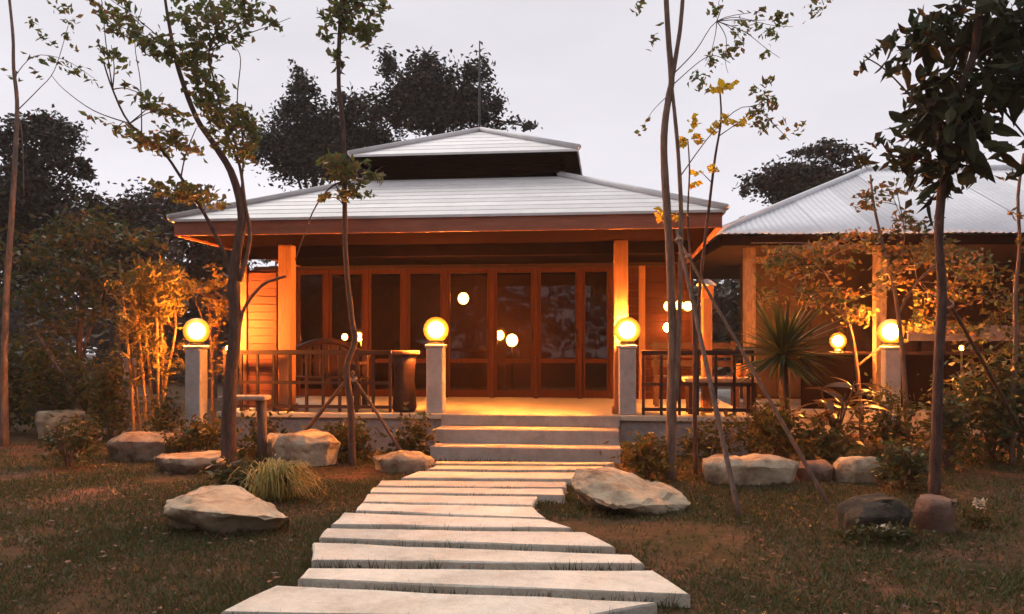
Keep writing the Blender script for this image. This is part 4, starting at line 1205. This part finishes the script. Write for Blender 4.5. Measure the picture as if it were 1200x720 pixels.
# pale flower by the reddish stone
base = G(1152, 618)
t = thing("flowering_plant", base, "small plant with cream flowers right of the reddish stone", "plant")
leaves_obj("foliage", blob(base + Vector((0, 0, .08)), (.16, .12, .09), 120, 6, .7), .06, .03, M["l_shrub"], t, 0, up=.4)
leaves_obj("flower", blob(base + Vector((0, 0, .17)), (.07, .05, .05), 40, 4, .5), .035, .025, M["petal"], t, 0, kind="stuff")
base = G(1030, 640)
t = thing("creeping_plant", base, "low creeping plant with a few white flowers at the foot of the dark mossy boulder", "plant")
leaves_obj("foliage", blob(base + Vector((0, .05, .06)), (.26, .12, .07), 260, 9, .7), .055, .03, M["l_shrub"], t, 0, up=.3)
leaves_obj("flower", blob(base + Vector((.02, 0, .12)), (.14, .06, .04), 34, 5, .4), .03, .02, M["petal"], t, 0, kind="stuff")

# ------------------------------------------------------------------ porch furniture
def furn(name, u, v, label, cat, z=FL): return thing(name, loc2w(u, v, z), label, cat, rotz=-PSI)
uc = u_at(376, -1.55)
t = furn("arched_bench", uc, -1.55, "rustic bench with a high arched back on the left side of the porch", "bench")
bw = .62
prof = [(x, .70 + .22 * math.cos(x / bw * math.pi / 2) ** 1.0) for x in [(-bw + 2 * bw * i / 16) for i in range(17)]]
MB().tube([(x, .22, z) for x, z in prof], .045, 8).build("arched_rail", M["furniture"], t)
for i in range(9):
    x = -bw + .1 + (2 * bw - .2) * i / 8
    zt = .70 + .22 * math.cos(x / bw * math.pi / 2)
    MB().box((x - .045, .20, .42), (x + .045, .235, zt - .02), bev=.005).build("back_slat", M["furniture"], t)
for y in (-.22, -.06, .10): MB().box((-bw, y, .40), (bw, y + .14, .435), bev=.006).build("seat_slat", M["furniture"], t)
for x in (-bw + .05, bw - .05):
    for y in (-.18, .2): MB().box((x - .04, y - .04, 0), (x + .04, y + .04, .398 if y < 0 else .72), bev=.006).build("leg", M["furniture"], t)
    MB().box((x - .045, -.22, .60), (x + .045, .155, .64), bev=.008).build("armrest", M["furniture"], t)
    MB().box((x - .03, -.2, .436), (x + .03, -.14, .598)).build("arm_post", M["furniture"], t)
uc = u_at(474, -2.05)
t = furn("pedestal_table", uc, -2.05, "dark round pedestal table with a flat top at the right end of the porch railing", "table")
MB().lathe([(.13, 0), (.16, .05), (.15, .2), (.13, .4), (.14, .6), (.16, .74)], 18).build("pedestal", M["furniture"], t)
MB().lathe([(.19, .742), (.20, .75), (.20, .785), (.19, .795)], 22).build("table_top", M["teak"], t)
# armchair at the left end
uc = u_at(306, -1.5)
t = furn("porch_chair", uc, -1.5, "small dark chair by the slatted screen behind the railing", "chair")
MB().box((-.22, -.22, .40), (.22, .22, .44), bev=.006).build("seat", M["furniture"], t)
for x in (-.19, .19):
    for y in (-.19, .19): MB().box((x - .025, y - .025, 0), (x + .025, y + .025, .398 if y < 0 else .86)).build("leg", M["furniture"], t)
for z in (.52, .64, .76): MB().box((-.164, .18, z), (.164, .205, z + .07), bev=.004).build("back_slat", M["furniture"], t)
# plank bench standing in front of the forked tree
base = G(286, 540); base.y = 9.55; base.x = -.314 * 9.55; base.z = 0
t = thing("plank_bench", base, "rough plank bench on post legs beside the forked tree trunk", "bench")
MB().box((-.25, -.14, .74), (.27, .14, .79), bev=.012).build("seat_plank", M["stake_pale"], t)
for x in (-.17, .2): MB().tube([(x, 0, -.05), (x, 0, .74)], [.06, .055], 9, .05).build("leg", M["stake"], t)
# right hand porch: low plank table
uc = u_at(840, -1.9)
t = furn("plank_table", uc, -1.9, "low table with a pale plank top behind the right railing", "table")
MB().box((-.42, -.22, .40), (.50, .22, .46), bev=.01).build("table_top", M["stake_pale"], t)
for x in (-.34, .42):
    for y in (-.16, .16): MB().box((x - .03, y - .03, 0), (x + .03, y + .03, .398)).build("leg", M["furniture"], t)
o = MB().lathe([(.045, 0), (.075, .05), (.08, .1), (.05, .15), (.055, .17)], 16).build("clay_pot", M["clay"])
o.location = loc2w(u_at(868, -1.9), -1.9, FL + .461)
tag(o, "small orange clay pot on the low plank table", "pot")
# bench with slatted back behind
uc = u_at(815, -0.6)
t = furn("slat_bench", uc, -.6, "dark slatted bench against the boarded wall on the right porch", "bench")
for y in (-.2, -.05, .1): MB().box((-.6, y, .40), (.6, y + .13, .43), bev=.005).build("seat_slat", M["furniture"], t)
for z in (.55, .68, .81): MB().box((-.6, .25, z), (.6, .275, z + .09), bev=.005).build("back_slat", M["furniture"], t)
for x in (-.55, .55):
    for y in (-.16, .235): MB().box((x - .03, y - .03 if y < 0 else y - .025, 0), (x + .03, y + .03 if y < 0 else y + .013, .398 if y < 0 else .92)).build("leg", M["furniture"], t)
# lantern on a post at the right end of the porch
p = P(828, 405, 10.9); p.z = 0
t = thing("lantern_post", p, "timber post with a white capped amber lantern between the two pavilions", "lantern")
zt = H + (HZ - 350) / F * 10.9
MB().box((-.06, -.06, -.03), (.06, .06, zt), bev=.006).build("post", M["teak"], t)
MB().box((-.075, -.075, zt + .002), (.075, .075, zt + .16), bev=.006).build("lantern_body", M["clay"], t)
MB().lathe([(.13, 0), (.125, .02), (.05, .075), (.02, .085)], 4, (0, 0, zt + .162)).build("lantern_cap", M["white"], t)

# fence at the far left
a, b = P(-20, 405, 15.5), P(152, 405, 15.5)
t = thing("garden_fence", (b.x, b.y, 0), "dark low fence with grey end post behind the slanting stake", "fence")
L = b.x - a.x
MB().box((-.09, -.09, -.05), (.09, .09, 1.12), bev=.01).build("post", M["grey"], t)
MB().box((-L / 2 - .05, -.07, -.05), (-L / 2 + .05, .07, 1.08), bev=.01).build("post", M["grey"], t)
for i in range(int(L / .19)):
    MB().box((-.11 - i * .19 - .175, -.012, .06), (-.11 - i * .19, .012, 1.0 + random.uniform(-.01, .01))).build("plank", M["fence"], t)
for z in (.25, .85): MB().box((-L, .013, z), (-.092, .05, z + .06)).build("rail", M["fence"], t)

# ------------------------------------------------------------------ lawn grass and fallen leaves
def inside(poly, X, Y):
    r = np.zeros(len(X), bool)
    n = len(poly)
    for i in range(n):
        x0, y0 = poly[i]; x1, y1 = poly[(i + 1) % n]
        c = (y0 > Y) != (y1 > Y)
        r ^= c & (X < (x1 - x0) * (Y - y0) / (y1 - y0 + 1e-12) + x0)
    return r
N = 330000
Y = 3.6 + 8.4 * rng.random(N) ** 1.25
X = rng.uniform(-.68, .68, N) * Y * 1.02 + rng.normal(0, .05, N)
dens = np.array([noise.fractal(Vector((x * .9, y * .9, 3.3)), 1.0, 2.0, 3) for x, y in zip(X[::1], Y[::1])])
keep = rng.random(N) < np.clip(.52 + dens * 1.3, .06, 1)
for p in slab_polys: keep &= ~inside(p, X, Y)
du = (X - CX) * cs - (Y - CY) * sn
dv = (X - CX) * sn + (Y - CY) * cs
keep &= ~((du > -3.1) & (du < 3.7) & (dv > DF)) & ~((du > su0 - .02) & (du < su1 + .02) & (dv > -3.08))
X, Y = X[keep], Y[keep]
n = len(X)
hgt = rng.uniform(.012, .036, n) * (1 + .9 * (rng.random(n) < .12))
ang = rng.uniform(0, 6.283, n)
wv = .0048 * (0.6 + Y / 9) * rng.uniform(.7, 1.5, n)
lean = rng.normal(0, .03, (n, 2))
A = np.stack([X - np.cos(ang) * wv, Y - np.sin(ang) * wv, np.full(n, -.012)], 1)
B = np.stack([X + np.cos(ang) * wv, Y + np.sin(ang) * wv, np.full(n, -.012)], 1)
C = np.stack([X + lean[:, 0], Y + lean[:, 1], hgt], 1)
V = np.stack([A, B, C], 1).reshape(-1, 3)
tag(link("lawn_grass", np_mesh("lawn_grass", V, np.arange(3 * n).reshape(-1, 3)), M["l_grass"]), "patchy short grass over bare brown soil on both sides of the path", "grass", kind="stuff")
# tufts pushing up along the edges of the slabs
ed = []
for p in slab_polys:
    for q in range(4):
        x0, y0 = p[q]; x1, y1 = p[(q + 1) % 4]
        nx_, ny_ = (y1 - y0), -(x1 - x0)
        ll = math.hypot(nx_, ny_) + 1e-9
        for _ in range(int(ll * 150)):
            t_ = random.random()
            if noise.noise(Vector((x0 + (x1 - x0) * t_, y0 + (y1 - y0) * t_, 0)) * 4) < -.05: continue
            sgn = abs(random.gauss(0, .025)) + .004
            for sg in (1, -1):
                ed.append((x0 + (x1 - x0) * t_ + nx_ / ll * sgn * sg, y0 + (y1 - y0) * t_ + ny_ / ll * sgn * sg))
ed = np.array(ed)
kk = np.ones(len(ed), bool)
for p in slab_polys: kk &= ~inside(p, ed[:, 0], ed[:, 1])
ed = ed[kk]
n = len(ed)
hh = rng.uniform(.03, .10, n)
aa = rng.uniform(0, 6.283, n)
A = np.stack([ed[:, 0] - np.cos(aa) * .005, ed[:, 1] - np.sin(aa) * .005, np.full(n, -.012)], 1)
B = np.stack([ed[:, 0] + np.cos(aa) * .005, ed[:, 1] + np.sin(aa) * .005, np.full(n, -.012)], 1)
C = np.stack([ed[:, 0] + rng.normal(0, .03, n), ed[:, 1] + rng.normal(0, .03, n), hh], 1)
tag(link("edge_grass", np_mesh("edge_grass", np.stack([A, B, C], 1).reshape(-1, 3), np.arange(3 * n).reshape(-1, 3)), M["l_grass"]), "longer grass tufts along the edges of the path slabs", "grass", kind="stuff")
n = 1500
Y = 3.8 + 7.5 * rng.random(n) ** 1.1
X = rng.uniform(-.68, .68, n) * Y
keep = np.ones(n, bool)
for p in slab_polys: keep &= ~inside(p, X, Y)
keep &= ~(Y > 9.6)
Cc = np.stack([X, Y, np.full(n, .03) + rng.uniform(0, .02, n)], 1)[keep]
V, T = leaf_arrays(Cc, .05, .03, 0)
V = V.reshape(-1, 4, 3); V[:, :, 2] = Cc[:, None, 2] + (V[:, :, 2] - Cc[:, None, 2]) * .3
tag(link("leaf_litter", np_mesh("leaf_litter", V.reshape(-1, 3), T), M["l_litter"]), "dry reddish fallen leaves scattered over the lawn", "leaves", kind="stuff")

# ------------------------------------------------------------------ thin haze added to lift the darks like lens veil
hz = MB().box((-112, -62, -1.5), (112, 132, 10.0)).build("haze", None)
hm = bpy.data.materials.new("lens_veil_haze")
hm.use_nodes = True
n, l = hm.node_tree.nodes, hm.node_tree.links
n.remove(n["Principled BSDF"])
pv = n.new("ShaderNodeVolumePrincipled")
pv.inputs["Color"].default_value = (0.95, 0.92, 0.91, 1)
pv.inputs["Density"].default_value = 0.0009
pv.inputs["Anisotropy"].default_value = 0.3
l.new(pv.outputs["Volume"], n["Material Output"].inputs["Volume"])
hz.data.materials.append(hm)
tag(hz, "thin added haze over the whole garden, standing in for lens veil", "haze", kind="stuff")
